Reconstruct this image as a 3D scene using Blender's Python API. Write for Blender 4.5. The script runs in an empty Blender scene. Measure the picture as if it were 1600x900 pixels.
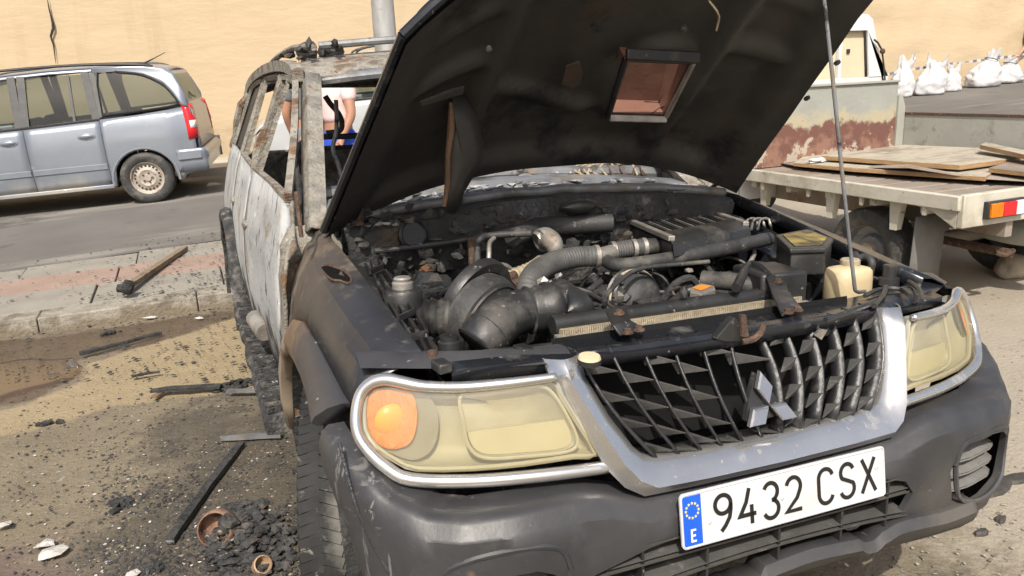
import bpy, bmesh, math, random
from mathutils import Vector, Matrix, noise
random.seed(7)
C = bpy.context.scene.collection
sc = bpy.context.scene
# ---------------- camera, sky, sun, exposure ----------------
FPX = 1207.25
def basis(yaw, pitch, roll):
    y, p, r = map(math.radians, (yaw, pitch, roll))
    f = Vector((math.sin(y)*math.cos(p), math.cos(y)*math.cos(p), -math.sin(p)))
    rt = Vector((math.cos(y), -math.sin(y), 0)); up = rt.cross(f)
    c, s = math.cos(r), math.sin(r)
    return c*rt+s*up, -s*rt+c*up, f
cam_d = bpy.data.cameras.new('camera'); cam = bpy.data.objects.new('camera', cam_d); C.objects.link(cam)
CW = Vector((-1.012, -1.155, 1.500))
R_, U_, F_ = basis(22, 15.0, -2.6)
rot = Matrix((R_, U_, -F_)).transposed()
cam.matrix_world = Matrix.Translation(CW) @ rot.to_4x4()
cam_d.sensor_width = 36; cam_d.lens = FPX*36/1600; cam_d.clip_start = .05; cam_d.clip_end = 500
sc.camera = cam
SUN = Vector((-.31, -.72, .88)).normalized()
w = bpy.data.worlds.new('World'); sc.world = w; w.use_nodes = True
nt = w.node_tree; bg = nt.nodes['Background']
sky = nt.nodes.new('ShaderNodeTexSky'); sky.sky_type = 'NISHITA'; sky.sun_disc = False
sky.sun_elevation = math.asin(SUN.z); sky.sun_rotation = math.atan2(SUN.x, SUN.y)
sky.air_density = 1.0; sky.dust_density = 5.0; sky.ozone_density = 1.0
nt.links.new(sky.outputs[0], bg.inputs[0]); bg.inputs[1].default_value = .15
sd = bpy.data.lights.new('sun', 'SUN'); sd.energy = 4.6; sd.angle = math.radians(.5); sd.color = (1, .95, .86)
so = bpy.data.objects.new('sun', sd); C.objects.link(so); so.location = (0, 0, 20)
so.rotation_euler = SUN.to_track_quat('Z', 'Y').to_euler()
vs = sc.view_settings; vs.view_transform = 'Standard'; vs.look = 'None'; vs.exposure = 0.15; vs.gamma = 1; vs.use_curve_mapping = False

# the burnt car stands nose-up on its burnt rear tyres: its own frame has x across (left side +), y to the back, z up
CAR_C = Vector((-1.0487, -1.2084, 1.4022))
rc, uc, fc = basis(21.9767, 12.525, -1.6452)
CAR_R = rot @ Matrix((rc, uc, -fc))          # car frame -> world
CAR_O = CW - CAR_R @ CAR_C
def A(px, py, ax, val):                      # a photograph point on a known plane of the car, in the car's frame
    d = rc*((px-800)/FPX) + uc*((450-py)/FPX) + fc; i = 'xyz'.index(ax)
    return CAR_C + d*((val-CAR_C[i])/d[i])
def W(px, py, ax, val):                      # the same in the world
    d = R_*((px-800)/FPX) + U_*((450-py)/FPX) + F_; i = 'xyz'.index(ax)
    return CW + d*((val-CW[i])/d[i])
def AS(px, py, S):                           # on a surface y = S(x, z) of the car's front
    d = rc*((px-800)/FPX) + uc*((450-py)/FPX) + fc
    t = .6
    while t < 4:
        P = CAR_C + d*t
        if P.y > S(P.x, P.z):
            a, b = t-.01, t
            for _ in range(24):
                m = (a+b)/2; P = CAR_C+d*m
                if P.y > S(P.x, P.z): b = m
                else: a = m
            return CAR_C + d*b
        t += .01
    return CAR_C + d*1.6

# ---------------- helpers ----------------
def tag(o, label, cat, group=None, kind=None):
    if label: o['label'] = label
    if cat: o['category'] = cat
    if group: o['group'] = group
    if kind: o['kind'] = kind
    return o
def empty(name, loc=(0, 0, 0), label=None, cat=None, group=None, rz=0):
    o = bpy.data.objects.new(name, None); C.objects.link(o); o.location = loc; o.rotation_euler.z = rz
    o.empty_display_size = .2
    return tag(o, label, cat, group)
def mesh(name, V, Fc, mat, parent=None, smooth=40, sub=0, solid=0, bev=0, off=-1, label=None):
    me = bpy.data.meshes.new(name); me.from_pydata([tuple(v) for v in V], [], Fc); me.update()
    bm = bmesh.new(); bm.from_mesh(me); bmesh.ops.recalc_face_normals(bm, faces=bm.faces); bm.to_mesh(me); bm.free()
    if smooth:
        for p in me.polygons: p.use_smooth = True
        if smooth < 180 and not sub: me.set_sharp_from_angle(angle=math.radians(smooth))
    o = bpy.data.objects.new(name, me); C.objects.link(o)
    if mat: me.materials.append(mat)
    if parent: o.parent = parent
    if solid: m = o.modifiers.new('solid', 'SOLIDIFY'); m.thickness = solid; m.offset = off
    if bev: m = o.modifiers.new('bevel', 'BEVEL'); m.width = bev; m.segments = 2; m.limit_method = 'ANGLE'; m.angle_limit = .6
    if sub: m = o.modifiers.new('sub', 'SUBSURF'); m.levels = sub; m.render_levels = sub
    if label: o['label'] = label
    return o
class MB:                                    # collects shapes into one mesh
    def __init__(s): s.V = []; s.F = []
    def add(s, V, Fc):
        n = len(s.V); s.V += [Vector(v) for v in V]; s.F += [[i+n for i in f] for f in Fc]; return s
    def box(s, c, d, rz=0, M=None):
        c = Vector(c); hx, hy, hz = d[0]/2, d[1]/2, d[2]/2
        V = [Vector((x, y, z)) for x in (-hx, hx) for y in (-hy, hy) for z in (-hz, hz)]
        m = M or Matrix.Rotation(rz, 3, 'Z')
        return s.add([c+m@v for v in V], [[0,1,3,2],[4,6,7,5],[0,4,5,1],[2,3,7,6],[0,2,6,4],[1,5,7,3]])
    def bar(s, a, b, w, h, up=(0, 0, 1)):     # a box beam from a to b
        a, b = Vector(a), Vector(b); t = (b-a).normalized(); sx = t.cross(Vector(up)); 
        if sx.length < 1e-4: sx = t.cross(Vector((1, 0, 0)))
        sx.normalize(); uz = sx.cross(t); V = []
        for p in (a, b):
            for i, j in ((-1,-1),(1,-1),(1,1),(-1,1)): V.append(p+sx*(i*w/2)+uz*(j*h/2))
        return s.add(V, [[3,2,1,0],[4,5,6,7],[0,1,5,4],[1,2,6,5],[2,3,7,6],[3,0,4,7]])
    def tube(s, pts, r, n=10, spline=4, cap=True, flat=1):
        P = [Vector(p) for p in pts]; rr = list(r) if hasattr(r, '__len__') else [r]*len(P)
        if spline and len(P) > 2:
            Q, q = [], []
            for i in range(len(P)-1):
                p0, p1, p2, p3 = P[max(i-1,0)], P[i], P[i+1], P[min(i+2,len(P)-1)]
                for k in range(spline):
                    t = k/spline
                    Q.append(.5*((2*p1)+(p2-p0)*t+(2*p0-5*p1+4*p2-p3)*t*t+(3*p1-p0-3*p2+p3)*t**3)); q.append(rr[i]*(1-t)+rr[i+1]*t)
            Q.append(P[-1]); q.append(rr[-1]); P, rr = Q, q
        V, Fc = [], []; t0 = (P[1]-P[0]).normalized(); nx = t0.orthogonal().normalized()
        for i, p in enumerate(P):
            t = (P[min(i+1,len(P)-1)]-P[max(i-1,0)]).normalized()
            nx = (nx-t*nx.dot(t)).normalized(); ny = t.cross(nx)
            for k in range(n):
                a = 2*math.pi*k/n; V.append(p+nx*(math.cos(a)*rr[i])+ny*(math.sin(a)*rr[i]*flat))
        for i in range(len(P)-1):
            for k in range(n): Fc.append([i*n+k, i*n+(k+1)%n, (i+1)*n+(k+1)%n, (i+1)*n+k])
        if cap: Fc.append(list(range(n))[::-1]); Fc.append([(len(P)-1)*n+k for k in range(n)])
        return s.add(V, Fc)
    def lathe(s, c, axis, prof, n=24, a0=0, a1=2*math.pi):   # prof: (radius, along axis)
        c, ax = Vector(c), Vector(axis).normalized(); x = ax.orthogonal().normalized(); y = ax.cross(x); V, Fc = [], []
        full = abs(a1-a0-2*math.pi) < 1e-6; m = n if full else n+1
        for r, h in prof:
            for k in range(m):
                a = a0+(a1-a0)*k/n; V.append(c+ax*h+x*(r*math.cos(a))+y*(r*math.sin(a)))
        for i in range(len(prof)-1):
            for k in range(n): Fc.append([i*m+k, i*m+(k+1)%m, (i+1)*m+(k+1)%m, (i+1)*m+k])
        return s.add(V, Fc)
    def loft(s, rows, closed=False):
        n = len(rows[0]); V = [p for r in rows for p in r]; Fc = []
        for i in range(len(rows)-1):
            for k in range(n if closed else n-1): Fc.append([i*n+k, i*n+(k+1)%n, (i+1)*n+(k+1)%n, (i+1)*n+k])
        return s.add(V, Fc)
    def prism(s, outline, d):                 # flat outline pushed along the vector d
        n = len(outline); d = Vector(d); O = [Vector(p) for p in outline]
        return s.add(O+[p+d for p in O], [list(range(n))[::-1], [n+i for i in range(n)]]+[[i, (i+1)%n, n+(i+1)%n, n+i] for i in range(n)])
    def blob(s, c, r, seed=0, n=1, rough=.35):
        bm = bmesh.new(); bmesh.ops.create_icosphere(bm, subdivisions=n, radius=1)
        r = Vector(r) if hasattr(r, '__len__') else Vector((r, r, r)); c = Vector(c)
        V = []
        for v in bm.verts:
            k = 1+rough*2*noise.noise(v.co*1.6+Vector((seed*3.1, seed*1.7, seed))); V.append(c+Vector((v.co.x*r.x, v.co.y*r.y, v.co.z*r.z))*k)
        Fc = [[v.index for v in f.verts] for f in bm.faces]; bm.free(); return s.add(V, Fc)
    def build(s, name, mat, parent=None, **k): return mesh(name, s.V, s.F, mat, parent, **k)
def children(o, allobs=None): return [c for c in (allobs or bpy.data.objects) if c.parent == o]
def copy_tree(o, parent=None):
    c = o.copy(); C.objects.link(c); c.parent = parent
    for ch in children(o): copy_tree(ch, c)
    return c
def lerp(a, b, t): return a+(b-a)*t
def interp(x, xs, ys):
    if x <= xs[0]: return ys[0]
    for i in range(len(xs)-1):
        if x <= xs[i+1]: return lerp(ys[i], ys[i+1], (x-xs[i])/(xs[i+1]-xs[i]))
    return ys[-1]
def panel(name, ls, zb, zt, S, mat, parent, n=8, thick=.02, **k):   # a body panel between a lower and an upper curve on surface S(l, z)
    rows = []
    for l in ls: rows.append([S(l, lerp(zb(l), zt(l), j/n)) for j in range(n+1)])
    return MB().loft(rows).build(name, mat, parent, solid=thick, off=0, **k)
def frange(a, b, n): return [a+(b-a)*i/n for i in range(n+1)]

# ---------------- materials ----------------
def M(name, cols, scale=4., rough=.6, metal=0., bump=0., bscale=None, detail=6., stops=(.35, .65), spec=.5, layers=(), rvar=.12, stretch=None, trans=0., alpha=None, bdist=.02, coat=0.):
    m = bpy.data.materials.new(name); m.use_nodes = True; t = m.node_tree; N, L = t.nodes, t.links
    b = N['Principled BSDF']; tc = N.new('ShaderNodeTexCoord'); src = tc.outputs['Object']
    if stretch:
        mp = N.new('ShaderNodeMapping'); mp.inputs['Scale'].default_value = stretch; L.new(src, mp.inputs[0]); vec = mp.outputs[0]
    else: vec = src
    def nz(sc_, det=detail, v=None, ro=.6):
        n = N.new('ShaderNodeTexNoise'); n.inputs['Scale'].default_value = sc_; n.inputs['Detail'].default_value = det; n.inputs['Roughness'].default_value = ro
        L.new(v or vec, n.inputs['Vector']); return n.outputs[0]
    def mth(op, a, bb):
        n = N.new('ShaderNodeMath'); n.operation = op
        for i, x in enumerate((a, bb)):
            if isinstance(x, (int, float)): n.inputs[i].default_value = x
            else: L.new(x, n.inputs[i])
        return n.outputs[0]
    base = nz(scale)
    r = N.new('ShaderNodeValToRGB'); L.new(base, r.inputs[0]); cols = [c if hasattr(c, '__len__') else (c, c, c) for c in cols]
    if len(cols) == 1: cols = [cols[0], tuple(x*.8 for x in cols[0])]
    el = r.color_ramp.elements
    while len(el) < len(cols): el.new(.5)
    for i, c in enumerate(cols): el[i].position = lerp(stops[0], stops[1], i/(len(cols)-1)); el[i].color = (*c, 1)
    col = r.outputs[0]; rg = mth('ADD', mth('MULTIPLY', mth('SUBTRACT', nz(scale*2.3), .5), rvar*2), rough); met = None
    sep = None
    for ly in layers:                        # (colour, scale, lo, hi, roughness, axis, a0, a1, weight, stretch)
        c, s_, lo, hi = ly[:4]; lr = ly[4] if len(ly) > 4 else None; c = c if hasattr(c, '__len__') else (c, c, c)
        v = None
        if len(ly) > 9 and ly[9]:
            mp = N.new('ShaderNodeMapping'); mp.inputs['Scale'].default_value = ly[9]; mp.inputs['Location'].default_value = (3.1*s_, 1.7, 4.3); L.new(src, mp.inputs[0]); v = mp.outputs[0]
        else:
            mp = N.new('ShaderNodeMapping'); mp.inputs['Location'].default_value = (s_*.37+c[0]*9, lo*7, hi*5); L.new(src, mp.inputs[0]); v = mp.outputs[0]
        f = nz(s_, 8., v, .65)
        if len(ly) > 5 and ly[5]:
            if not sep: sep = N.new('ShaderNodeSeparateXYZ'); L.new(src, sep.inputs[0])
            mr = N.new('ShaderNodeMapRange'); L.new(sep.outputs['xyz'.index(ly[5])], mr.inputs[0]); mr.inputs[1].default_value = ly[6]; mr.inputs[2].default_value = ly[7]
            wgt = ly[8] if len(ly) > 8 and ly[8] else .6
            mr.inputs[3].default_value = -wgt/2; mr.inputs[4].default_value = wgt/2; f = mth('ADD', f, mr.outputs[0])
        mr = N.new('ShaderNodeMapRange'); L.new(f, mr.inputs[0]); mr.inputs[1].default_value = lo; mr.inputs[2].default_value = hi
        mx = N.new('ShaderNodeMixRGB'); L.new(mr.outputs[0], mx.inputs[0]); L.new(col, mx.inputs[1]); mx.inputs[2].default_value = (*c, 1); col = mx.outputs[0]
        if lr is not None:
            k = mth('MULTIPLY', mth('SUBTRACT', lr, rg), mr.outputs[0]); rg = mth('ADD', rg, k)
            if metal > 0:
                inv = mth('SUBTRACT', 1., mr.outputs[0]); met = inv if met is None else mth('MULTIPLY', met, inv)
    L.new(col, b.inputs['Base Color']); L.new(rg, b.inputs['Roughness'])
    b.inputs['Metallic'].default_value = metal
    if met is not None: L.new(mth('MULTIPLY', met, metal), b.inputs['Metallic'])
    b.inputs['Specular IOR Level'].default_value = spec; b.inputs['Coat Weight'].default_value = coat; b.inputs['Coat Roughness'].default_value = .08
    if bump:
        bp = N.new('ShaderNodeBump'); bp.inputs['Strength'].default_value = bump; bp.inputs['Distance'].default_value = bdist
        L.new(nz(bscale or scale*4, 8.), bp.inputs['Height']); L.new(bp.outputs[0], b.inputs['Normal'])
    if trans:                                # see-through plastic or glass: part of the light passes straight on
        tr = N.new('ShaderNodeBsdfTransparent'); mxs = N.new('ShaderNodeMixShader'); mxs.inputs[0].default_value = trans
        if alpha: tr.inputs[0].default_value = (*alpha, 1)
        out = N['Material Output']; L.new(b.outputs[0], mxs.inputs[1]); L.new(tr.outputs[0], mxs.inputs[2]); L.new(mxs.outputs[0], out.inputs[0])
    return m
m_sand = M('sandy ground', [(.125,.102,.070),(.175,.145,.098),(.145,.118,.078)], 1.6, .9, 0, .8, 45, layers=[
    ((.07,.06,.045), 1.6, .58, .70, .8), ((.115,.082,.068), .9, .52, .66, .9), ((.27,.245,.20), 16, .63, .70, .9), ((.05,.045,.04), 26, .64, .68, .8)], bdist=.012)
m_asph = M('weathered asphalt', [(.10,.094,.085),(.14,.131,.118)], .7, .85, 0, .4, 120, layers=[((.22,.205,.18), .5, .58, .68, .9, None, 0, 0, 0, (.35, 2.5, 1)), ((.065,.06,.055), 1.2, .58, .68, .8), ((.15,.135,.11), 8, .66, .70, .9)], bdist=.006)
m_wall = M('cream painted wall', [(.445,.348,.222),(.475,.375,.245)], 1.5, .9, 0, .22, 5.5, detail=5, layers=[((.50,.385,.26), .35, .52, .75, .95), ((.40,.30,.19), .8, .58, .78, .95, None, 0, 0, 0, (2.5, 2.5, .25)), ((.27,.19,.12), 3.5, .735, .77, .9), ((.36,.28,.185), 1.3, .45, .9, .95, 'z', 1.0, .3, .5)], stretch=(.55, .55, 1.6), bdist=.05)
m_walr = M('pale plaster dado', [(.36,.28,.18),(.43,.335,.22)], 3, .9, 0, .5, 14)
m_tileg = M('grey paving slab', [(.20,.185,.155),(.25,.235,.20)], 3, .85, 0, .4, 90, layers=[((.12,.105,.085), 5, .6, .72, .9), ((.03,.028,.025), 18, .66, .69, .8)], bdist=.006)
m_tilep = M('pink paving slab', [(.235,.165,.13),(.28,.205,.165)], 3, .85, 0, .4, 90, layers=[((.16,.12,.09), 5, .6, .72, .9), ((.03,.028,.025), 18, .66, .69, .8)], bdist=.006)
m_kerb = M('worn kerb stone', [(.20,.18,.145),(.29,.265,.22),(.14,.12,.09)], 5, .9, 0, .7, 40, layers=[((.17,.14,.10), 3, .55, .72, .9, 'z', .12, 0., .5)])
m_wet = M('wet brown mud', [(.10,.07,.045),(.15,.105,.065)], 3, .45, 0, .3, 20, layers=[((.22,.18,.12), 5, .58, .7, .8)], rvar=.2, bdist=.005)
m_water = M('brown puddle water', [(.085,.055,.035)], 2, .12, 0, .05, 8, spec=.6, rvar=.02, bdist=.003)
m_silt = M('yellow silt', [(.255,.20,.115),(.30,.24,.14),(.225,.175,.10)], 3.2, .8, 0, .35, 18, layers=[((.18,.14,.08), 8, .68, .72, .6), ((.30,.225,.12), 3, .52, .68, .7, None, 0,0,0,(1, 4, 1))], bdist=.006)
m_char = M('charcoal', [.012, .03, .05], 20, .75, 0, .8, 60, rvar=.25, layers=[(.22, 14, .66, .74, .9)])
m_ash = M('ash and char', [.016, .04, (.09,.083,.072)], 14, .85, 0, .9, 40, layers=[(.38, 20, .64, .7, .95), ((.12,.06,.03), 8, .6, .68, .9)])
m_ashw = M('white ash flakes', [(.55,.53,.49),(.38,.36,.33)], 20, .95, 0, .6, 60)
m_chip = M('burnt chips', [.015, .04, (.09,.075,.06)], 3, .7, 0, .4, 60)
# burnt car
m_door = M('ash-white burnt paint', [(.42,.42,.41),(.33,.34,.335),(.20,.205,.205)], 2.6, .8, 0, .5, 22, stops=(.38,.7), layers=[
    ((.22,.18,.12), 5, .54, .66, .9), ((.03,.028,.026), 3.2, .54, .62, .75, 'z', 1.05, .45, .6), ((.025,.022,.02), 11, .62, .66, .8), (.62, 7, .64, .70, .9), ((.06,.055,.05), 1, .60, .66, .8, None, 0, 0, 0, (14, 14, 3)), ((.07,.065,.06), 40, .63, .66, .9)], stretch=(1, .6, 1.4), bdist=.008)
m_burnt = M('flaking burnt metal', [(.17,.16,.14),(.27,.25,.21),(.12,.095,.07)], 9, .85, 0, 1., 60, stops=(.38,.64), layers=[
    ((.15,.085,.045), 7, .54, .63, .9), ((.29,.272,.235), 13, .55, .66, .95), ((.050,.044,.037), 40, .61, .68, .8), ((.05,.04,.03), 5, .60, .68, .9), (.44, 34, .64, .68, .95)], bdist=.012)
m_bsteel = M('bare grey steel', [(.13,.135,.14),(.20,.205,.21),(.09,.085,.08)], 4, .5, .3, .5, 25, layers=[((.17,.13,.09), 6, .56, .66, .9), (.5, 18, .66, .7, .9), (.015, 9, .6, .66, .7)], bdist=.006)
m_fend = M('scorched graphite paint', [(.032,.033,.037),(.045,.046,.050)], 4, .35, .35, .12, 60, layers=[
    ((.075,.056,.040), 2.6, .48, .66, .55, 'y', .25, 1.1, .5), ((.15,.125,.09), 5, .60, .74, .85, 'y', .2, 1.2, .35), ((.085,.08,.07), 22, .58, .74, .8), ((.02,.018,.016), 7, .62, .68, .6, 'y', .5, 1.3, .3), ((.34,.31,.26), 40, .70, .73, .9)], spec=.5, bdist=.004)
m_graph = M('dusty graphite plastic', [(.026,.026,.028),(.042,.042,.044)], 5, .44, 0, .16, 90, layers=[
    ((.10,.09,.075), 2.4, .54, .80, .8, 'z', .72, .42, .35), ((.16,.15,.135), 34, .69, .73, .8), ((.22,.21,.195), 85, .69, .72, .7), ((.065,.062,.057), 7, .58, .82, .7), ((.15,.10,.06), 3.4, .66, .74, .8), ((.10,.098,.093), 1, .66, .72, .8, 'x', -.45, -.90, .22, (9, 9, 40)), ((.13,.125,.12), 1, .67, .70, .8, 'x', -.45, -.90, .22, (50, 50, 7)), ((.055,.055,.058), 2.0, .45, .62, .5)], bdist=.003)
m_black = M('sooty black plastic', [.014, .03], 8, .42, 0, .3, 50, layers=[((.09,.083,.07), 7, .55, .74, .85), ((.2,.185,.16), 60, .64, .70, .9)], bdist=.004)
m_blackg = M('wet glossy black paint', [(.010,.011,.014),(.018,.020,.024)], 6, .24, 0, .3, 35, layers=[((.09,.085,.078), 9, .56, .72, .8), ((.18,.17,.155), 50, .66, .70, .9)], bdist=.004)
m_soot = M('matt soot', [.012, .024, .04], 6, .75, 0, .8, 30, layers=[((.085,.065,.045), 5, .55, .70, .9), ((.15,.14,.12), 14, .60, .70, .9), ((.03,.032,.036), 3, .52, .62, .3)])
m_under = M('sooted hood lining', [(.028,.026,.024),(.046,.043,.038),(.034,.031,.028)], 2.2, .55, 0, .25, 12, layers=[((.065,.045,.028), 2.6, .54, .70, .6), ((.055,.053,.048), 4, .56, .70, .4), ((.008,.008,.008), 3.2, .56, .66, .8), ((.16,.10,.06), 9, .735, .755, .8)], bdist=.01)
m_rubber = M('dusty rubber', [.022, .04], 12, .6, 0, .5, 70, layers=[((.15,.138,.115), 6, .52, .72, .95), ((.24,.22,.19), 45, .64, .69, .9)], bdist=.004)
m_tyre = M('wet tyre rubber', [.014, .024], 12, .72, 0, .4, 90, layers=[((.13,.124,.112), 3.5, .44, .56, .95, 'x', -.10, .08, .5), ((.16,.15,.13), 30, .62, .68, .9)], bdist=.003, spec=.3)
m_hose = M('grey braided hose', [(.05,.05,.05),(.09,.088,.083)], 25, .6, 0, .3, 120, layers=[((.2,.185,.155), 10, .62, .74, .9)], bdist=.003)
m_alu = M('stained aluminium', [(.42,.40,.37),(.25,.23,.20)], 14, .5, .6, .5, 50, layers=[((.15,.10,.06), 9, .57, .68, .9)], bdist=.005)
m_rust = M('rusty steel', [(.11,.065,.042),(.07,.042,.03),(.16,.10,.065)], 30, .85, .1, .7, 80)
m_chrome = M('dirty chrome', [(.66,.65,.63),(.56,.55,.53)], 6, .18, .84, .05, 50, layers=[((.20,.19,.17), 45, .64, .68, .7), ((.10,.09,.08), 7, .58, .80, .5), ((.30,.07,.05), 8, .70, .74, .6)], rvar=.05, bdist=.003)
m_emb = M('satin emblem metal', [(.50,.485,.48),(.40,.39,.385)], 9, .24, .85, .05, 60, layers=[((.2,.19,.17), 40, .68, .73, .7)])
m_lens = M('yellowed headlamp plastic', [(.52,.49,.39),(.44,.40,.29)], 5, .22, 0, .15, 70, layers=[((.70,.68,.60), 70, .62, .66, .5), ((.62,.60,.52), 1.2, .40, .62, .35, 'z', .80, .92, .5), ((.42,.34,.18), 3, .5, .75, .4)], trans=.80, alpha=(.95,.91,.76), bdist=.003)
m_refl = M('tarnished reflector', [(.44,.43,.38),(.32,.31,.26)], 6, .4, .35, .1, 20)
m_hous = M('headlamp housing', [(.31,.30,.25),(.25,.24,.19)], 5, .5, 0)
m_amber = M('amber indicator', [(.62,.19,.0),(.50,.13,.0)], 60, .25, 0, .4, 120, stretch=(1, 1, .2))
m_cream = M('cream reservoir plastic', [(.58,.49,.32),(.50,.40,.24)], 8, .45, 0, .1, 40, layers=[((.2,.15,.09), 9, .62, .72, .7)])
m_plate = M('white plate', [(.54,.545,.555),(.49,.495,.505)], 5, .35, 0, .03, 40, layers=[((.40,.38,.35), 40, .68, .72, .6), ((.50,.48,.45), 1.0, .50, .75, .6, None, 0, 0, 0, (9, 9, 25))])
m_blue = M('plate blue', [(.01,.10,.62)], 5, .35, 0)
m_ink = M('plate black', [.012], 5, .4, 0)
m_star = M('plate yellow', [(.85,.70,.08)], 5, .4, 0)
m_white = M('plate white print', [.8], 5, .4, 0)
m_fin = M('beige radiator fins', [(.42,.36,.25),(.30,.25,.17)], 30, .7, .2, .4, 90)
m_red = M('reddish scoop plastic', [(.19,.095,.07),(.25,.14,.105)], 4, .4, 0, .2, 12)
m_brown = M('scorched tan fabric', [(.22,.13,.075),(.10,.06,.035)], 6, .85, 0, .5, 30)
m_yell = M('scorched yellow label', [(.35,.26,.06),(.05,.045,.03)], 14, .6, 0, .2, 40)
m_orange = M('orange cap label', [(.75,.25,.03)], 20, .5, 0)
# ---------------- the setting ----------------
def sstep(a, b, x): t = max(0, min(1, (x-a)/(b-a))); return t*t*(3-2*t)
def back(x, y): return .13+.043*(x+1.5)+.03*(y-6.6)
def walk(x, y): return lerp(.108, .13, max(0, min(1, (y-4.65)/1.0)))+.043*(x+1.5)*max(0, min(1, (y-4.65)/2))
def gz(x, y):
    e = sstep(1.6, 2.2, x)
    flat = 0 if y < 6.62 else back(x, y)-.012
    ramp = (back(x, y)-.012)*sstep(4.6, 8.5, y)
    return lerp(flat, ramp, e)
gx = sorted(set([round(v, 3) for v in frange(-3.7, -.72, 80)]+[-60, -40, -25, -16, -11]+[round(v, 3) for v in frange(-8, 16, 96)]+[18, 22, 28, 36, 48, 60])); gy = sorted(set([round(v, 3) for v in frange(.9, 4.66, 100)]+[-40, -25, -14, -8, -5]+[round(v, 3) for v in frange(-3, 9, 80)]+[6.6, 6.625, 10, 11.5, 13, 15, 18, 24, 34, 50]))
def bump_near(x, y):
    if y > 4.6 or y < -4 or abs(x) > 8: return 0
    return .010*noise.noise(Vector((x*1.3, y*1.3, 0)))+.005*noise.noise(Vector((x*5, y*5, 3)))+(.007*noise.noise(Vector((x*13, y*13, 6))) if -3.8 < x < -.6 else 0)
mb = MB(); mb.loft([[Vector((x, y, gz(x, y)+bump_near(x, y))) for x in gx] for y in gy])
gnd = tag(mb.build('ground', m_sand, smooth=180), None, None, kind='structure')
def P2(px, py): p = W(px, py, 'z', 0); return (p.x, p.y)
def pdist(x, y, poly):                        # signed distance to a polygon, inside positive
    ins = False; best = 1e9; n = len(poly)
    for i in range(n):
        (x0, y0), (x1, y1) = poly[i], poly[(i+1) % n]
        if (y0 > y) != (y1 > y) and x < (x1-x0)*(y-y0)/(y1-y0)+x0: ins = not ins
        dx, dy = x1-x0, y1-y0; t = max(0, min(1, ((x-x0)*dx+(y-y0)*dy)/(dx*dx+dy*dy))); best = min(best, math.hypot(x-x0-t*dx, y-y0-t*dy))
    return best if ins else -best
POLY = {'wet': [P2(-400, 560), P2(-30, 535), P2(180, 510), P2(360, 486), P2(470, 474), P2(470, 500), P2(330, 512), P2(230, 545), P2(130, 560), P2(130, 585), P2(60, 625), P2(-30, 640), P2(-400, 690)],
        'silt': [P2(132, 568), P2(200, 545), P2(300, 521), P2(385, 490), P2(470, 482), P2(480, 560), P2(470, 605), P2(390, 606), P2(300, 622), P2(180, 640), P2(60, 672), P2(-60, 700), P2(-100, 670), P2(40, 632), P2(122, 596)]}
def masks(x, y):
    nn = .10*noise.noise(Vector((x*2.2, y*2.2, 5)))+.05*noise.noise(Vector((x*6, y*6, 9)))
    s = sstep(-.05, .07, pdist(x, y, POLY['silt'])+nn*.6) if -4 < x < 0 and 0 < y < 5 else 0
    wv = sstep(-.04, .08, pdist(x, y, POLY['wet'])+nn*.7) if -7 < x < 0 and 0 < y < 5 else 0
    d = math.hypot((x+.95)/.62, (y-1.0)/1.9); so_ = max(0, 1.30-d+nn*4)*1.4 if x < 0 else 0
    return s, wv, min(1, so_), sstep(.6, 1.6, x)
for i_, nm_ in enumerate(('silt', 'wet', 'soot', 'pale')):
    at_ = gnd.data.attributes.new(nm_, 'FLOAT', 'POINT')
    for v in gnd.data.vertices: at_.data[v.index].value = masks(v.co.x, v.co.y)[i_] if abs(v.co.y) < 8 and abs(v.co.x) < 12 else (1. if v.co.x > 1 and nm_ == 'pale' else 0.)
def ground_masks():
    t = m_sand.node_tree; N, L = t.nodes, t.links; b = N['Principled BSDF']; col = b.inputs['Base Color'].links[0].from_socket; rg = b.inputs['Roughness'].links[0].from_socket
    tc = N.new('ShaderNodeTexCoord')
    for nm_, c1, c2, sc_, ro in (('pale', (.34,.30,.235), (.25,.215,.165), 2.5, .9), ('soot', (.035,.031,.026), (.12,.10,.07), 9, .75), ('wet', (.060,.044,.030), (.12,.088,.058), 5, .35), ('silt', (.235,.185,.108), (.28,.222,.135), 3, .8)):
        a = N.new('ShaderNodeAttribute'); a.attribute_name = nm_
        n = N.new('ShaderNodeTexNoise'); n.inputs['Scale'].default_value = sc_; n.inputs['Detail'].default_value = 8; L.new(tc.outputs['Object'], n.inputs['Vector'])
        n2 = N.new('ShaderNodeTexNoise'); n2.inputs['Scale'].default_value = 14; n2.inputs['Detail'].default_value = 8; L.new(tc.outputs['Object'], n2.inputs['Vector'])
        cr_ = N.new('ShaderNodeMixRGB'); L.new(n.outputs[0], cr_.inputs[0]); cr_.inputs[1].default_value = (*c1, 1); cr_.inputs[2].default_value = (*c2, 1)
        m1 = N.new('ShaderNodeMath'); m1.operation = 'ADD'; L.new(a.outputs['Fac'], m1.inputs[0]); L.new(n2.outputs[0], m1.inputs[1])
        mr = N.new('ShaderNodeMapRange'); L.new(m1.outputs[0], mr.inputs[0]); mr.inputs[1].default_value = .75; mr.inputs[2].default_value = 1.25
        mx = N.new('ShaderNodeMixRGB'); L.new(mr.outputs[0], mx.inputs[0]); L.new(col, mx.inputs[1]); L.new(cr_.outputs[0], mx.inputs[2]); col = mx.outputs[0]
        sb = N.new('ShaderNodeMix'); L.new(mr.outputs[0], sb.inputs[0]); L.new(rg, sb.inputs[2]); sb.inputs[3].default_value = ro; rg = sb.outputs[0]
    L.new(col, b.inputs['Base Color']); L.new(rg, b.inputs['Roughness'])
ground_masks()
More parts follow.
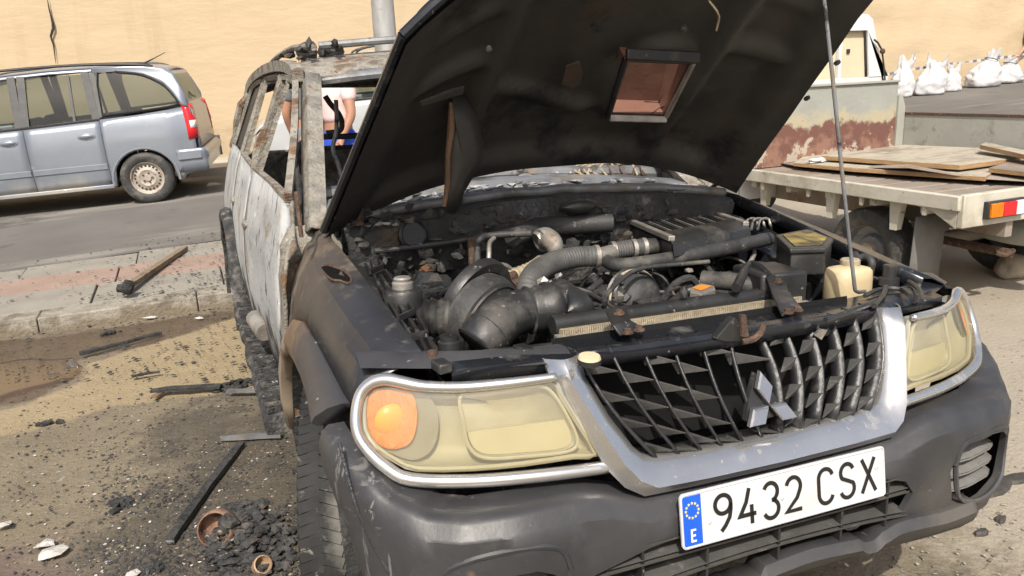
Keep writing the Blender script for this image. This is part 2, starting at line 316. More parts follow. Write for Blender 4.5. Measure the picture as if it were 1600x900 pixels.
mb = MB(); mb.loft([[Vector((x, y, back(x, y))) for x in gx] for y in [6.62, 7.5, 8.5, 9.5, 10.5, 11.5]])
road = mb.build('road', m_asph, smooth=180)
for v in road.data.vertices:                 # on the right the road runs out into the sandy slope
    if v.co.x > 1.6: v.co.z = max(v.co.z, gz(v.co.x, v.co.y)+.004) if v.co.y > 8.4 else v.co.z-.0
tag(road, None, None, kind='structure')
def wall_y(x): return 13.0-.122*(x+.57)
mb = MB(); fp = [-30, -12, -6, -3, 0, 2, 4]
rows = []
for dy, dz in ((-1.35, -.05), (-1.35, .09), (-1.25, .10), (.1, .11)): rows.append([Vector((x, wall_y(x)+dy, back(x, wall_y(x)+dy)+dz)) for x in fp])
mb.loft(rows); tag(mb.build('footpath', M('pale footpath concrete', [(.36,.32,.26),(.43,.39,.32)], 2, .9, 0, .4, 40), smooth=30), None, None, kind='structure')
# pavement by the burnt car: base, kerb stones and slabs one by one
pv = MB(); pv.box((-9.2, 5.75, .03), (21.6, 1.75, .1)); pave = tag(pv.build('pavement', m_kerb, smooth=0), None, None, kind='structure')
kerb = tag(MB().box((-9.2, 4.80, .0), (21.6, .16, .1)).build('kerb', m_kerb, smooth=0), None, None, kind='structure')
kst = MB(); kst.box((0, 0, 0), (.993, .25, .17)); k0 = kst.build('kerb_stone', m_kerb, kerb, bev=.010)
ki = 0
for x in frange(-7.6, 1.4, 9):
    o = k0 if ki == 0 else k0.copy()
    if ki: C.objects.link(o); o.parent = kerb
    o.location = (x, 4.765+random.uniform(-.008, .008), walk(x, 4.765)-.08+random.uniform(-.006, .004)); o.rotation_euler = (random.uniform(-.02, .02), .0, random.uniform(-.008, .008)); ki += 1
slab = MB().box((0, 0, 0), (.888, .565, .05))
tg = slab.build('paving_slab', m_tileg, pave, bev=.006); tp = MB().box((0, 0, 0), (.888, .565, .05)).build('paving_slab', m_tilep, pave, bev=.006); used = set()
for r in range(3):
    for i in range(11):
        x = -7.65+i*.9+.12*r; y = 5.18+r*.575; src = tp if r == 1 else tg
        o = src if src.name not in used else src.copy()
        if src.name in used: C.objects.link(o); o.parent = pave
        used.add(src.name)
        o.location = (x, y, walk(x, y)-.025+random.uniform(-.004, .003)); o.rotation_euler = (.02+random.uniform(-.006, .006), -.02+random.uniform(-.006, .006), 0)
# the wall, with its dado and its crack
wl = MB(); rows = []
xs_ = [-30, -20]+frange(-14, 5, 60)+frange(5.2, 22, 110)+[27, 34]
for z in [0]+frange(.2, 6.6, 44):
    row = []
    for x in xs_:
        b = back(x, wall_y(x)); k_ = .25+.75*sstep(3, 9, x); y = wall_y(x)-k_*(.035*noise.noise(Vector((x*.9, z*2.4, 1)))+.028*noise.noise(Vector((x*2.6, z*5, 4))))
        row.append(Vector((x, y, b+z)))
    rows.append(row)
wl.loft(rows); w2 = [[Vector((x, wall_y(x)+.35, back(x, wall_y(x))+z)) for x in xs_] for z in (6.6, 0)]
wl.loft([rows[-1]]+w2)
wall = tag(wl.build('boundary_wall', m_wall, smooth=180), 'long cream painted masonry wall with a dark crack, behind the silver estate car', 'wall')
db = MB(); rows = []
for z in frange(0, .50, 4): rows.append([Vector((x, wall_y(x)-.055-.012*noise.noise(Vector((x*3, z*6, 2))), back(x, wall_y(x))+.08+z+(.0 if z < .5 else .03*noise.noise(Vector((x*1.4, 0, 0)))))) for x in xs_ if x < 4.2])
db.loft(rows).build('dado', m_walr, wall, smooth=180)
cr = MB(); pts = [W(x, y, 'y', 13.0) for x, y in [(70, -8), (73, 10), (77, 26), (80, 42), (76, 55), (80, 68), (82, 82), (84, 98)]]
for i, p in enumerate(pts): p.y = wall_y(p.x)-.045
rr = [.004, .012, .015, .026, .02, .014, .010, .004]
cr.tube(pts, rr, 5, 2, flat=.6).build('crack', m_soot, wall)
# silt fan, puddle and mud along the kerb
def patch(name, pts, z, mat, n=3, dz=0., wob=.03):
    P = []
    m = len(pts)
    for i in range(m):
        a, b = Vector(pts[i]), Vector(pts[(i+1) % m])
        for k in range(n):
            p = a.lerp(b, k/n); p3 = Vector((p.x, p.y, 0))*4; P.append(p+Vector((noise.noise(p3+Vector((1, 2, 0))), noise.noise(p3+Vector((7, 5, 0)))))*wob)
    c = sum(P, Vector((0, 0)))/len(P); V = []; Fc = []; R = [1, .96, .8, .5, .2]; H = [0, .6, 1, 1, 1]
    for r, h in zip(R, H):
        for p in P: q = c+(p-c)*r; V.append(Vector((q.x, q.y, z+dz*h+(0 if name == 'puddle' else max(0, bump_near(q.x, q.y)))+(.004 if r < 1 else -.012))))
    k = len(P)
    for i in range(len(R)-1):
        for j in range(k): Fc.append([i*k+j, i*k+(j+1) % k, (i+1)*k+(j+1) % k, (i+1)*k+j])
    Fc.append([(len(R)-1)*k+j for j in range(k)])
    return tag(mesh(name, V, Fc, mat, smooth=180), None, None, kind='structure')
patch('puddle', [P2(-300, 566), P2(-150, 566), P2(0, 566), P2(70, 560), P2(120, 558), P2(134, 574), P2(120, 592), P2(60, 608), P2(0, 628), P2(-150, 650), P2(-300, 670)], .0015, m_water, n=8, wob=.05)
m_spk = M('dusty grille spike plastic', [(.055,.054,.052),(.085,.082,.077)], 12, .5, 0, .15, 60, layers=[((.16,.15,.135), 18, .58, .70, .9)])
# ---------------- the burnt car ----------------
car = empty('burnt_car', CAR_O, 'burnt-out dark off-road car with its bonnet propped open over the engine', 'car')
car.rotation_mode = 'QUATERNION'; car.rotation_quaternion = CAR_R.to_quaternion()
# --- bumper ---
def zt_b(x):
    a = abs(x); return interp(a, [0, .31, .36, .43, .55, .68, .74, .80, .84, .872], [.675, .675, .69, .716, .718, .714, .716, .738, .775, .812])
def plan(s):                                  # s 0 centre .. 1 corner end, for x >= 0
    xs = [0, .25, .45, .58, .68, .76, .815, .85, .868, .872]; ys = [-.048, -.05, -.062, -.062, -.04, .01, .075, .14, .21, .275]
    t = s*(len(xs)-1); i = min(int(t), len(xs)-2); f = t-i; return Vector((lerp(xs[i], xs[i+1], f), lerp(ys[i], ys[i+1], f), 0))
prof = [(-.10, 1.0, 0), (-.045, 1.01, 0), (-.018, 1.0, 0), (-.004, .985, 0), (.004, .955, 0), (.010, 0, .68), (.012, 0, .64), (.010, 0, .58), (.006, 0, .52), (-.002, 0, .47), (-.014, 0, .43), (-.05, 0, .395), (-.10, 0, .375)]
rows = []
NS = 40
for k in range(-NS, NS+1):
    s = abs(k)/NS; sg = -1 if k < 0 else 1
    p = plan(s); q = plan(min(1, s+.02)); q0 = plan(max(0, s-.02)); t = (q-q0).normalized(); n = Vector((t.y, -t.x, 0))
    zt = zt_b(p.x); row = []
    for d, f, zz in prof:
        z = zt*f if f else lerp(zz, zz+.035, sstep(.6, 1, s)); z = min(z, zt-.0)
        if f == 0 and z > zt*.95: z = zt*.95-(.68-zz)*.2
        kk = 1 if d > -.05 else (1 if s < .8 else .5)
        v = p+n*(d*kk-max(0, zt-.06-z)*.34*sstep(.58, 1, s)); row.append(Vector((v.x*sg, v.y, z)))
    rows.append(row)
bum = MB().loft(rows).build('bumper', m_graph, car, solid=.014, smooth=50)
cut = []
def cutter(outline, y0, y1):
    o = MB().prism([(x, y0, z) for x, z in outline], (0, y1-y0, 0)).build('cutter', None, smooth=0); cut.append(o)
slot = [(-.47,.57),(-.44,.605),(-.30,.625),(0,.63),(.28,.625),(.36,.60),(.385,.565),(.35,.50),(.25,.475),(-.30,.465),(-.43,.485)]
cutter(slot, -.2, .05)
for s in (-1, 1):
    fo = [(s*x, z-.006) for x, z in ((.49,.60),(.505,.64),(.54,.658),(.62,.662),(.68,.652),(.715,.625),(.715,.57),(.69,.52),(.63,.495),(.56,.495),(.51,.52))]
    cutter(fo, -.25, .12)
for c in cut:
    m = bum.modifiers.new('b', 'BOOLEAN'); m.operation = 'DIFFERENCE'; m.object = c; m.solver = 'EXACT'
dg = bpy.context.evaluated_depsgraph_get()
nm = bpy.data.meshes.new_from_object(bum.evaluated_get(dg)); bum.modifiers.clear(); bum.data = nm; nm.set_sharp_from_angle(angle=math.radians(50))
for c in cut: bpy.data.objects.remove(c)
# rims round the openings, slats, louvres
def ring(pts, r, closed=True): return MB().tube(list(pts)+[pts[0]], r, 6, 3, cap=False)
PT = [plan(k/80) for k in range(81)]
fb = lambda x: interp(abs(x), [p.x for p in PT], [p.y for p in PT])-.012
for s in (-1, 1):
    fo = [(s*x, z-.006) for x, z in ((.49,.60),(.505,.64),(.54,.658),(.62,.662),(.68,.652),(.715,.625),(.715,.57),(.69,.52),(.63,.495),(.56,.495),(.51,.52))]
    rim = ring([Vector((x, fb(x)+.002, z)) for x, z in fo], .006).build('fog_lamp_surround', m_graph, car, label='scuffed oval fog lamp surround, %s headlamp' % ('under the amber-cornered' if s < 0 else 'under the far plain'))
    MB().loft([[Vector((s*x, fb(x)+.075, z)) for x in frange(.48, .73, 6)] for z in (.48, .68)]).build('recess', m_black, rim)
    for k in range(4):
        z = .622-k*.036
        MB().loft([[Vector((s*x, fb(x)+y_, z+dz)) for x in frange(.515, .70, 6)] for y_, dz in ((.030, .0), (.07, .014), (.07, .009), (.030, -.006))]).build('louvre', M('chalky grey plastic', [(.11,.107,.10),(.16,.155,.145)], 9, .7, 0, .2, 60) if k == 0 and s < 0 else bpy.data.materials['chalky grey plastic'], rim)
low = MB().loft([[Vector((x, .03, z)) for x in frange(-.5, .42, 8)] for z in (.44, .66)]).build('lower_grille', m_black, car)
for k, z in enumerate((.592, .553, .512)):
    MB().loft([[Vector((x, yy, z+dz-.02*(x/.4)**2*(k == 2))) for x in frange(-.445, .36, 14)] for yy, dz in ((-.062, .010), (-.02, .014), (-.02, .004), (-.064, .0), (-.066, .006))]).build('slat', m_spk, low)
for x in (-.33, -.18, 0., .17, .3): MB().bar((x, -.045, .47), (x, -.045, .61), .006, .03, (0, 1, 0)).build('slat_post', m_black, low)
MB().tube([AS(x, y, lambda x_, z_: fb(x_)-.004) for x, y in [(530,692),(541,735),(556,790),(580,845),(608,895)]], .0035, 5, 3).build('panel_gap', m_soot, car)
# torn valance under the slot
vl = MB(); rows = []
for x in frange(-.40, .56, 90):
    top = .478+.010*noise.noise(Vector((x*6, 0, 0)))+.012*sstep(.27, .33, x)-.012*(sstep(.22, .235, x)-sstep(.265, .28, x))-.028*(1-sstep(-.14, -.09, x))-.02*(sstep(-.13, -.10, x)-sstep(-.05, -.04, x))
    yb = fb(x)+.002-.006*sstep(-.12, -.06, x)
    rows.append([Vector((x, yb+.05, top+.002)), Vector((x, yb, top)), Vector((x, yb-.012, top-.022)), Vector((x, yb-.002, .445)), Vector((x, yb+.03, .41)), Vector((x, yb+.09, .385))])
vl.loft(rows).build('valance', m_graph, car, solid=.006, smooth=30)
# --- number plate ---
pl = empty('number_plate'); pl.parent = car; pl.location = (0, -.0815, .635); pl.rotation_euler = (math.radians(-8), 0, 0)
def rrect(w_, h_, r, n=5):
    o = []
    for cx, cz, a0 in ((w_/2-r, h_/2-r, 0), (-w_/2+r, h_/2-r, 90), (-w_/2+r, -h_/2+r, 180), (w_/2-r, -h_/2+r, 270)):
        for k in range(n+1): a = math.radians(a0+90*k/n); o.append((cx+r*math.cos(a), 0, cz+r*math.sin(a)))
    return o
plate = MB().prism(rrect(.520, .110, .010), (0, .004, 0)).build('plate_base', m_plate, pl, smooth=30)
ed = [Vector(p)+Vector((0, -.0005, 0)) for p in rrect(.514, .104, .008)]
MB().tube(ed+[ed[0]], .0017, 5, 0, cap=False).build('plate_rim', m_plate, pl)
MB().prism([(-.2555,-.0012,.049),(-.2555,-.0012,-.049),(-.2135,-.0012,-.049),(-.2135,-.0012,.049)], (0, .001, 0)).build('blue_band', m_blue, pl, smooth=0)
st = MB()
for k in range(12):
    a = k*math.pi/6; cx, cz = -.2345+.0145*math.sin(a), .020+.0145*math.cos(a)
    st.prism([(cx+(.0031 if j % 2 == 0 else .0013)*math.sin(j*math.pi/5), -.0022, cz+(.0031 if j % 2 == 0 else .0013)*math.cos(j*math.pi/5)) for j in range(10)], (0, .001, 0))
st.build('star_ring', m_star, pl, smooth=0)
def arc(cx, cz, rx, rz, a0, a1, n=12): return [(cx+rx*math.cos(math.radians(a0+(a1-a0)*k/n)), cz+rz*math.sin(math.radians(a0+(a1-a0)*k/n))) for k in range(n+1)]
def stroke(mb, pts, wd, y=-.0018):            # a flat pen stroke of even width
    P = [Vector((x, 0, z)) for x, z in pts]; Lf, Rt = [], []
    for i, p in enumerate(P):
        d0 = (P[i]-P[i-1]).normalized() if i else (P[1]-P[0]).normalized(); d1 = (P[i+1]-P[i]).normalized() if i < len(P)-1 else d0
        n0 = Vector((-d0.z, 0, d0.x)); n1 = Vector((-d1.z, 0, d1.x)); n = (n0+n1).normalized(); k = 1/max(.5, n.dot(n0))
        Lf.append(p+n*(wd/2*k)); Rt.append(p-n*(wd/2*k))
    m = len(P); V = [v+Vector((0, y+dy, 0)) for dy in (0, .0014) for v in Lf+Rt]; Fc = []
    for i in range(m-1):
        a, b, c, d = i, i+1, m+i+1, m+i; Fc += [[a, b, c, d], [2*m+a, 2*m+d, 2*m+c, 2*m+b], [a, 2*m+a, 2*m+b, b], [d, c, 2*m+c, 2*m+d]]
    Fc += [[0, m, 3*m, 2*m], [m-1, 3*m-1, 4*m-1, 2*m-1]]; mb.add(V, Fc)
H, Wd = .0365, .0185
def glyph(ch):
    h, q = H, Wd
    if ch == '9': return [arc(0, h-.0185-.001, q, .0185, 0, 360, 22), [(q, h-.0195), (q*.98, .004), (q*.78, -.012), (q*.25, -.026), (-.006, -h)]]
    if ch == '4': return [[(q*.30, h), (-q*.15, h*.25), (-q, -.017), (q*1.1, -.017)], [(q*.55, .002), (q*.55, -h)]]
    if ch == '3': return [arc(0, .0175, q*.92, .0185, 155, -80, 14), arc(0, -.0175, q, .019, 80, -155, 14)]
    if ch == '2': return [arc(0, .0165, q*.97, .0195, 165, -25, 14)+[(q*.45, -.008), (-q, -h+.0035), (q*1.05, -h+.0035)]]
    if ch == 'C': return [arc(0, .017, q, .0195, 15, 180, 10)+arc(0, -.017, q, .0195, 180, 345, 10)]
    if ch == 'S': return [arc(0, .0175, q*.93, .0185, 20, 215, 12)+[(0, .0005)]+arc(0, -.0175, q, .019, 35, -160, 12)]
    if ch == 'X': return [[(-q*.95, h), (q*1.02, -h)], [(q*.95, h), (-q*1.02, -h)]]
for ch, cx in zip('9432CSX', (-.163, -.105, -.047, .011, .095, .153, .212)):
    g = MB()
    for s_ in glyph(ch): stroke(g, [(x+cx, z) for x, z in s_], .0082)
    g.build('plate_character', m_ink, pl, smooth=0)
g = MB(); stroke(g, [(-.2285, -.0185), (-.2385, -.0185), (-.2385, -.0405), (-.2285, -.0405)], .0036, -.0022); stroke(g, [(-.2385, -.0295), (-.230, -.0295)], .0036, -.0024); g.build('country_letter', m_white, pl, smooth=0)
for x, z in ((-.195, -.012), (-.018, -.002), (.235, .012)): MB().lathe((x, 0, z), (0, -1, 0), [(.0045, 0), (.004, .0022), (.001, .003)], 10).build('plate_screw', m_plate, pl)
# --- grille surround (chrome U) ---
Sg = lambda x, z: -.05+.13*(z-.70)/.24
outer = [(-.462,.943),(-.455,.90),(-.412,.813),(-.385,.745),(-.355,.708),(-.318,.687),(-.2,.684),(0,.682)]
ridge = [(-.412,.945),(-.405,.905),(-.372,.825),(-.338,.768),(-.315,.742),(-.288,.731),(-.18,.727),(0,.725)]
inner = [(-.385,.945),(-.387,.905),(-.355,.830),(-.322,.775),(-.305,.756),(-.282,.747),(-.18,.742),(0,.740)]
def uline(pts): return pts+[(-x, z) for x, z in pts[-2::-1]]
rows = [[Vector((x, Sg(x, z)+.035, z)) for x, z in uline(outer)], [Vector((x, Sg(x, z)+.012, z)) for x, z in uline(outer)], [Vector((x*.99, Sg(x, z)-.020, z+.002)) for x, z in uline([(lerp(a[0], b[0], .48), lerp(a[1], b[1], .48)) for a, b in zip(outer, ridge)])],
        [Vector((x, Sg(x, z)-.012, z)) for x, z in uline(ridge)], [Vector((x, Sg(x, z)+.004, z)) for x, z in uline(inner)], [Vector((x, Sg(x, z)+.06, z)) for x, z in uline(inner)]]
MB().loft(rows).build('grille_surround', m_chrome, car, solid=.003, bev=0, smooth=45)
m_gril = M('weathered grille plastic', [(.014,.014,.015),(.026,.026,.028)], 9, .38, 0, .15, 60, layers=[((.08,.075,.07), 12, .62, .76, .8), ((.08,.045,.03), 7, .66, .72, .9)])
# --- grille: top bar, fanned vanes, spikes, emblem ---
gr = empty('grille'); gr.parent = car
MB().loft([[Vector((x, yy+.02*(x/.38)**2, zz-.006*abs(x))) for x in frange(-.385, .385, 16)] for yy, zz in ((.078, .925), (.072, .938), (.080, .946), (.10, .946), (.105, .93))]).build('top_bar', m_blackg, gr, solid=.004)
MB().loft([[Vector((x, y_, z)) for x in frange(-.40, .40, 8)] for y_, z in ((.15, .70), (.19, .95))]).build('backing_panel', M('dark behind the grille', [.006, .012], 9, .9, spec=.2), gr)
def vane_pt(xt, t, dy=0):                      # t 0 top .. 1 bottom; vanes lean in towards the foot
    xb = xt*.70; x = lerp(xt, xb, t)+(.018*math.sin(math.pi*t)*(1 if xt > 0 else -1))
    z = lerp(.945, .742+.0*abs(xt), t); return Vector((x, Sg(x, z)+.008+.020*math.sin(math.pi*t)*-.6+dy, z))
VX = [-.39, -.318, -.246, -.174, -.102, -.03, .045, .115, .185, .255, .322, .388]
for xt in VX:
    if xt == 0: continue
    rows = []
    for t in frange(0, 1, 8): rows.append([vane_pt(xt, t)+Vector((0, 0, 0)), vane_pt(xt, t, .030)+Vector((-.010 if xt > 0 else .010, 0, 0))])
    MB().loft(rows).build('vane', m_gril, gr, solid=.006, off=0, smooth=60)
for i in range(len(VX)-1):
    for k in range(4):
        t = .08+k*.25+(.12 if i % 2 else 0)
        if t > .97: continue
        a, b = VX[i], VX[i+1]
        if abs((a+b)/2) < .07 and .2 < t < .9: continue
        if a == 0 or b == 0: continue
        out, inn = (a, b) if a < 0 else (b, a)
        p0, p1 = vane_pt(out, t, -.001), vane_pt(out, min(1, t+.02), .040); q = vane_pt(inn, min(1, t+.12), -.003); q2 = vane_pt(out, min(1, t+.15), .025)
        MB().add([p0, p1, q, q2], [[0, 2, 1], [0, 3, 2], [1, 2, 3], [0, 1, 3]]).build('spike', m_spk, gr, bev=.0015, smooth=0)
m_gril = bpy.data.materials['weathered grille plastic']
em = empty('emblem'); em.parent = gr; em.location = (0, 0, 0)
ec = Vector((-.005, Sg(0, .80)-.022, .808))
gr_n = Vector((0, -1, .5)).normalized(); ez = Vector((0, .5, 1)).normalized(); exv = Vector((1, 0, 0))
MB().prism([ec+exv*(r*math.sin(a))+ez*(r*math.cos(a))+Vector((0, .02, 0)) for r, a in [(.062 if k % 2 == 0 else .034, k*math.pi/3) for k in range(6)]], (0, .012, 0)).build('emblem_backing', m_black, gr, smooth=0)
for k in range(3):
    a = k*2*math.pi/3; u = exv*math.sin(a)+ez*math.cos(a); v = exv*math.cos(a)-ez*math.sin(a)
    D = [ec+u*.003, ec+u*.037+v*.0195, ec+u*.071, ec+u*.037-v*.0195]; top = [ec+u*.037+(p-ec-u*.037)*.84-Vector((0, .004, 0)) for p in D]
    MB().add(D+top+[p+Vector((0, .009, 0)) for p in D], [[4,5,6,7]]+[[i, (i+1)%4, 4+(i+1)%4, 4+i] for i in range(4)]+[[i, (i+1)%4, 8+(i+1)%4, 8+i] for i in range(4)]).build('diamond', m_emb, gr, smooth=0)
bpy.data.objects.remove(em)
p0 = AS(1282, 522, lambda x, z: Sg(x, z)-.01); MB().prism([p0+Vector((-.017,0,0)), p0+Vector((-.002,-.004,.013)), p0+Vector((.02,0,.007)), p0+Vector((.004,.0,-.014))], (0, .006, 0)).build('loose_clip', m_chrome, gr, smooth=0)
# --- headlamps ---
def loop(pts, k=4):
    n = len(pts); out = []
    for i in range(n):
        p0, p1, p2, p3 = pts[i-1], pts[i], pts[(i+1) % n], pts[(i+2) % n]
        for j in range(k):
            t = j/k; out.append(.5*((2*p1)+(p2-p0)*t+(2*p0-5*p1+4*p2-p3)*t*t+(3*p1-p0-3*p2+p3)*t**3))
    return out
def Shl(x, z): return .0+.045*(z-.75)/.17+.60*max(0, abs(x)-.40)**1.6+.18*(z-.85)*sstep(.5, .8, abs(x))
lo = [AS(*p, Shl) for p in [(572,628),(584,608),(610,603),(660,609),(720,610),(790,602),(862,594),(880,622),(906,664),(934,712),(900,716),(820,728),(740,735),(656,736),(625,725),(590,702),(572,672)]]
trim_o = [AS(*p, Shl) for p in [(553,630),(576,584),(612,588),(662,597),(720,598),(790,591),(862,581)]]
trim_b = [AS(*p, Shl) for p in [(553,630),(552,665),(570,698),(606,735),(640,756),(740,757),(830,750),(950,737)]]
for s in (-1, 1):
    f = lambda p, dy=0., s=s: Vector((p.x*(-s), p.y+dy, p.z))
    hl = empty('headlamp'); hl.parent = car
    hl['label'] = 'yellowed headlamp with amber corner indicator, beside the burnt wing' if s < 0 else 'yellowed headlamp seen edge-on at the flatbed truck side'
    c = sum(lo, Vector())/len(lo); N_ = len(lo); V = []; Fc = []
    for r, d in ((1, .012), (1, -.002), (.97, -.007), (.8, -.010), (.55, -.012), (.25, -.013)):
        for p in lo:
            q = c+(p-c)*r; q = Vector((q.x, Shl(q.x, q.z)+d, q.z)); V.append(f(q))
    for i in range(5):
        for j in range(N_): Fc.append([i*N_+j, i*N_+(j+1)%N_, (i+1)*N_+(j+1)%N_, (i+1)*N_+j])
    Fc.append([5*N_+j for j in range(N_)])
    mesh('lens', V, Fc, m_lens, hl, smooth=60)
    # housing bowl behind the lens
    V = []; Fc = []
    for r, d in ((1.0, .010), (.99, .030), (.93, .042), (.6, .048), (.2, .050)):
        for p in lo:
            q = c+(p-c)*r; V.append(f(Vector((q.x, Shl(q.x, q.z)+d, q.z))))
    for i in range(4):
        for j in range(N_): Fc.append([i*N_+j, i*N_+(j+1)%N_, (i+1)*N_+(j+1)%N_, (i+1)*N_+j])
    Fc.append([4*N_+j for j in range(N_)])
    mesh('lamp_housing', V, Fc, m_hous, hl, smooth=60)
    ro = [AS(*p, Shl) for p in [(722,620),(760,612),(830,605),(862,612),(888,650),(905,690),(890,708),(820,716),(760,718),(735,700),(726,660)]]
    ro = loop(ro); rcn = sum(ro, Vector())/len(ro); V = []; n_ = len(ro); Fc = []
    for r, d in ((1, .014), (.97, .012), (.92, .024), (.5, .034), (.15, .036)):
        for p in ro: q = rcn+(p-rcn)*r; V.append(f(Vector((q.x, Shl(q.x, q.z)+d, q.z))))
    for i in range(4):
        for j in range(n_): Fc.append([i*n_+j, i*n_+(j+1)%n_, (i+1)*n_+(j+1)%n_, (i+1)*n_+j])
    Fc.append([4*n_+j for j in range(n_)]); rfl = mesh('reflector', V, Fc, m_refl, hl, smooth=60)
    MB().tube([f(p, .008) for p in ro]+[f(ro[0], .008)], .0035, 6, 0, cap=False).build('reflector_rim', M('pale lamp rim', [(.40,.385,.31)], 9, .4) if 'pale lamp rim' not in bpy.data.materials else bpy.data.materials['pale lamp rim'], rfl)
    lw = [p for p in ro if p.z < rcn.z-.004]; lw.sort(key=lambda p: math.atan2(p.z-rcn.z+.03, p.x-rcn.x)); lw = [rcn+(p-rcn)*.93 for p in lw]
    MB().prism([f(Vector((p.x, Shl(p.x, p.z)+.016, p.z))) for p in lw], (0, .006, 0)).build('lower_reflection', M('cream reflected tone', [(.40,.375,.275),(.33,.31,.225)], 7, .5) if 'cream reflected tone' not in bpy.data.materials else bpy.data.materials['cream reflected tone'], rfl, smooth=40)  # cream slab: the reflection in the reflector's lower half, put into colour
    ih = loop([AS(*p, Shl) for p in [(570,645),(582,612),(615,608),(660,616),(686,640),(690,680),(678,712),(650,726),(612,714),(584,696)]]); ihc = sum(ih, Vector())/len(ih); kx = 0 if s < 0 else .85
    V = []; n2 = len(ih); Fc = []
    for r, d in ((1, .030), (1, .022), (.6, .023), (.2, .023)):
        for p in ih: q = ihc+(p-ihc)*r; q.x = lerp(q.x, ih[0].x, kx); V.append(f(Vector((q.x, Shl(q.x, q.z)+d, q.z))))
    for i in range(3):
        for j in range(n2): Fc.append([i*n2+j, i*n2+(j+1)%n2, (i+1)*n2+(j+1)%n2, (i+1)*n2+j])
    Fc.append([3*n2+j for j in range(n2)])
    mesh('housing_shadow', V, Fc, M('grey housing shadow', [(.17,.16,.135),(.13,.125,.10)], 7, .5) if 'grey housing shadow' not in bpy.data.materials else bpy.data.materials['grey housing shadow'], hl, smooth=60)  # grey disc behind the amber: its housing's shadow put into the colour
    io = [AS(*p, Shl) for p in [(574,640),(585,615),(615,612),(645,618),(655,645),(652,680),(640,700),(612,706),(588,694),(576,668)]]
    io = loop(io); icn = sum(io, Vector())/len(io); V = []; n_ = len(io); Fc = []
    for r, d in ((1, .013), (.96, .011), (.80, .013), (.42, .015)):
        for p in io: q = icn+(p-icn)*r; q.x = lerp(q.x, io[0].x, 0 if s < 0 else .85); V.append(f(Vector((q.x, Shl(q.x, q.z)+d, q.z))))
    for i in range(3):
        for j in range(n_): Fc.append([i*n_+j, i*n_+(j+1)%n_, (i+1)*n_+(j+1)%n_, (i+1)*n_+j])
    Fc.append([3*n_+j for j in range(n_)]); ind = mesh('indicator', V, Fc, m_amber, hl, smooth=60)
    if s < 0: bq = Vector((lerp(icn.x, io[0].x, 0 if s < 0 else .85), icn.y+.008, icn.z-.004)); MB().lathe(f(bq), (0, -1, 0), [(.001,.005),(.014,.004),(.026,.0),(.032,-.008)], 20).build('indicator_glow', M('amber centre glow', [(.92,.40,.01)], 9, .3, 0) if s < 0 else bpy.data.materials['amber centre glow'], ind, smooth=40)  # brighter orange disc: the glow at the amber's centre painted on
    # the chrome trim, one rounded strip around the lens
    tp = [AS(*p, Shl) for p in [(868,588),(830,593),(780,599),(720,604),(664,603),(630,597),(604,592),(582,596),(564,612),(556,640),(557,672),(572,700),(604,730),(642,748),(740,750),(850,741),(950,728)]]
    MB().tube([f(p, -.004) for p in tp], [.0085, .0095, .0105, .011, .0115, .0125, .0125, .012, .011, .011, .011, .0115, .0125, .013, .013, .013, .0125], 10, 4, flat=1.0).build('lamp_trim', m_chrome, hl, smooth=180)
    MB().tube([f(p, .010) for p in loop([lo[i] for i in range(0, len(lo), 1)], 2)+[lo[0]]], .006, 6, 0, cap=False).build('lamp_gasket', m_hous, hl)
    # black shelf closing the gap between lamp and wing
    MB().loft([[f(Vector((x, Shl(x, z)+.03+dy, z))) for x in frange(-.79, -.40, 8)] for z, dy in ((.935, 0), (.952, .04), (.948, .075))]).build('lamp_shelf', m_graph if s < 0 else m_blackg, hl)
# --- wings (front fenders) and flares ---
FY = [.20, .32, .45, .60, .74, .88, 1.0, 1.1, 1.22]
FI = [(.668,.948),(.670,.965),(.675,.985),(.683,1.012),(.690,1.035),(.698,1.058),(.705,1.075),(.704,1.083),(.700,1.092)]
FK = [(.742,.925),(.752,.945),(.762,.965),(.770,.988),(.774,1.004),(.772,1.022),(.766,1.034),(.755,1.04),(.745,1.045)]
FS = [(.788,.895),(.795,.905),(.803,.918),(.810,.935),(.814,.948),(.816,.945),(.818,.93),(.818,.91),(.812,.90)]
FU = [(.800,.845),(.816,.855),(.820,.872),(.826,.893),(.832,.903),(.838,.875),(.843,.825),(.846,.76),(.845,.66)]
def wing(s, mat, label):
    rows = []; lift = 0 if s < 0 else 1
    for i, y in enumerate(FY):
        I, K, S_, U2 = FI[i], FK[i], FS[i], FU[i]
        P = [(I[0]-.012, I[1]-.035), (I[0]-.004, I[1]-.004), I, (lerp(I[0], K[0], .45), lerp(I[1], K[1], .45)+.006), (K[0]-.010, K[1]+.004), K, (K[0]+.012, K[1]-.014), (lerp(K[0], S_[0], .6)+.004, lerp(K[1], S_[1], .55)), S_, U2]
        rows.append([Vector((s*x, y, z+lift*lerp(.018, .042, (y-.2)))) for x, z in P])
    return MB().loft(rows).build('front_wing', mat, car, smooth=24, solid=.004, label=label)
wg = wing(-1, m_fend, 'heat-browned front wing with a hole burnt in its top')
wg2 = wing(1, m_blackg, 'glossy black front wing on the flatbed truck side')
def on_wing(px, py):                          # where a photograph point meets the top of the burnt wing
    best = None
    for k in range(200):
        p = A(px, py, 'z', .92+.001*k); ix, iz = interp(p.y, FY, [v[0] for v in FI]), interp(p.y, FY, [v[1] for v in FI]); kx, kz = interp(p.y, FY, [v[0] for v in FK]), interp(p.y, FY, [v[1] for v in FK])
        t = (-p.x-ix)/(kx-ix); e = abs(p.z-lerp(iz, kz, t)-.003)
        if best is None or e < best[0]: best = (e, p)
    return best[1]
hp = [on_wing(x, y) for x, y in [(502,419),(514,416),(524,420),(538,425),(549,437),(545,446),(532,441),(520,440),(510,432)]]
hc = sum(hp, Vector())/len(hp); hn = len(hp)
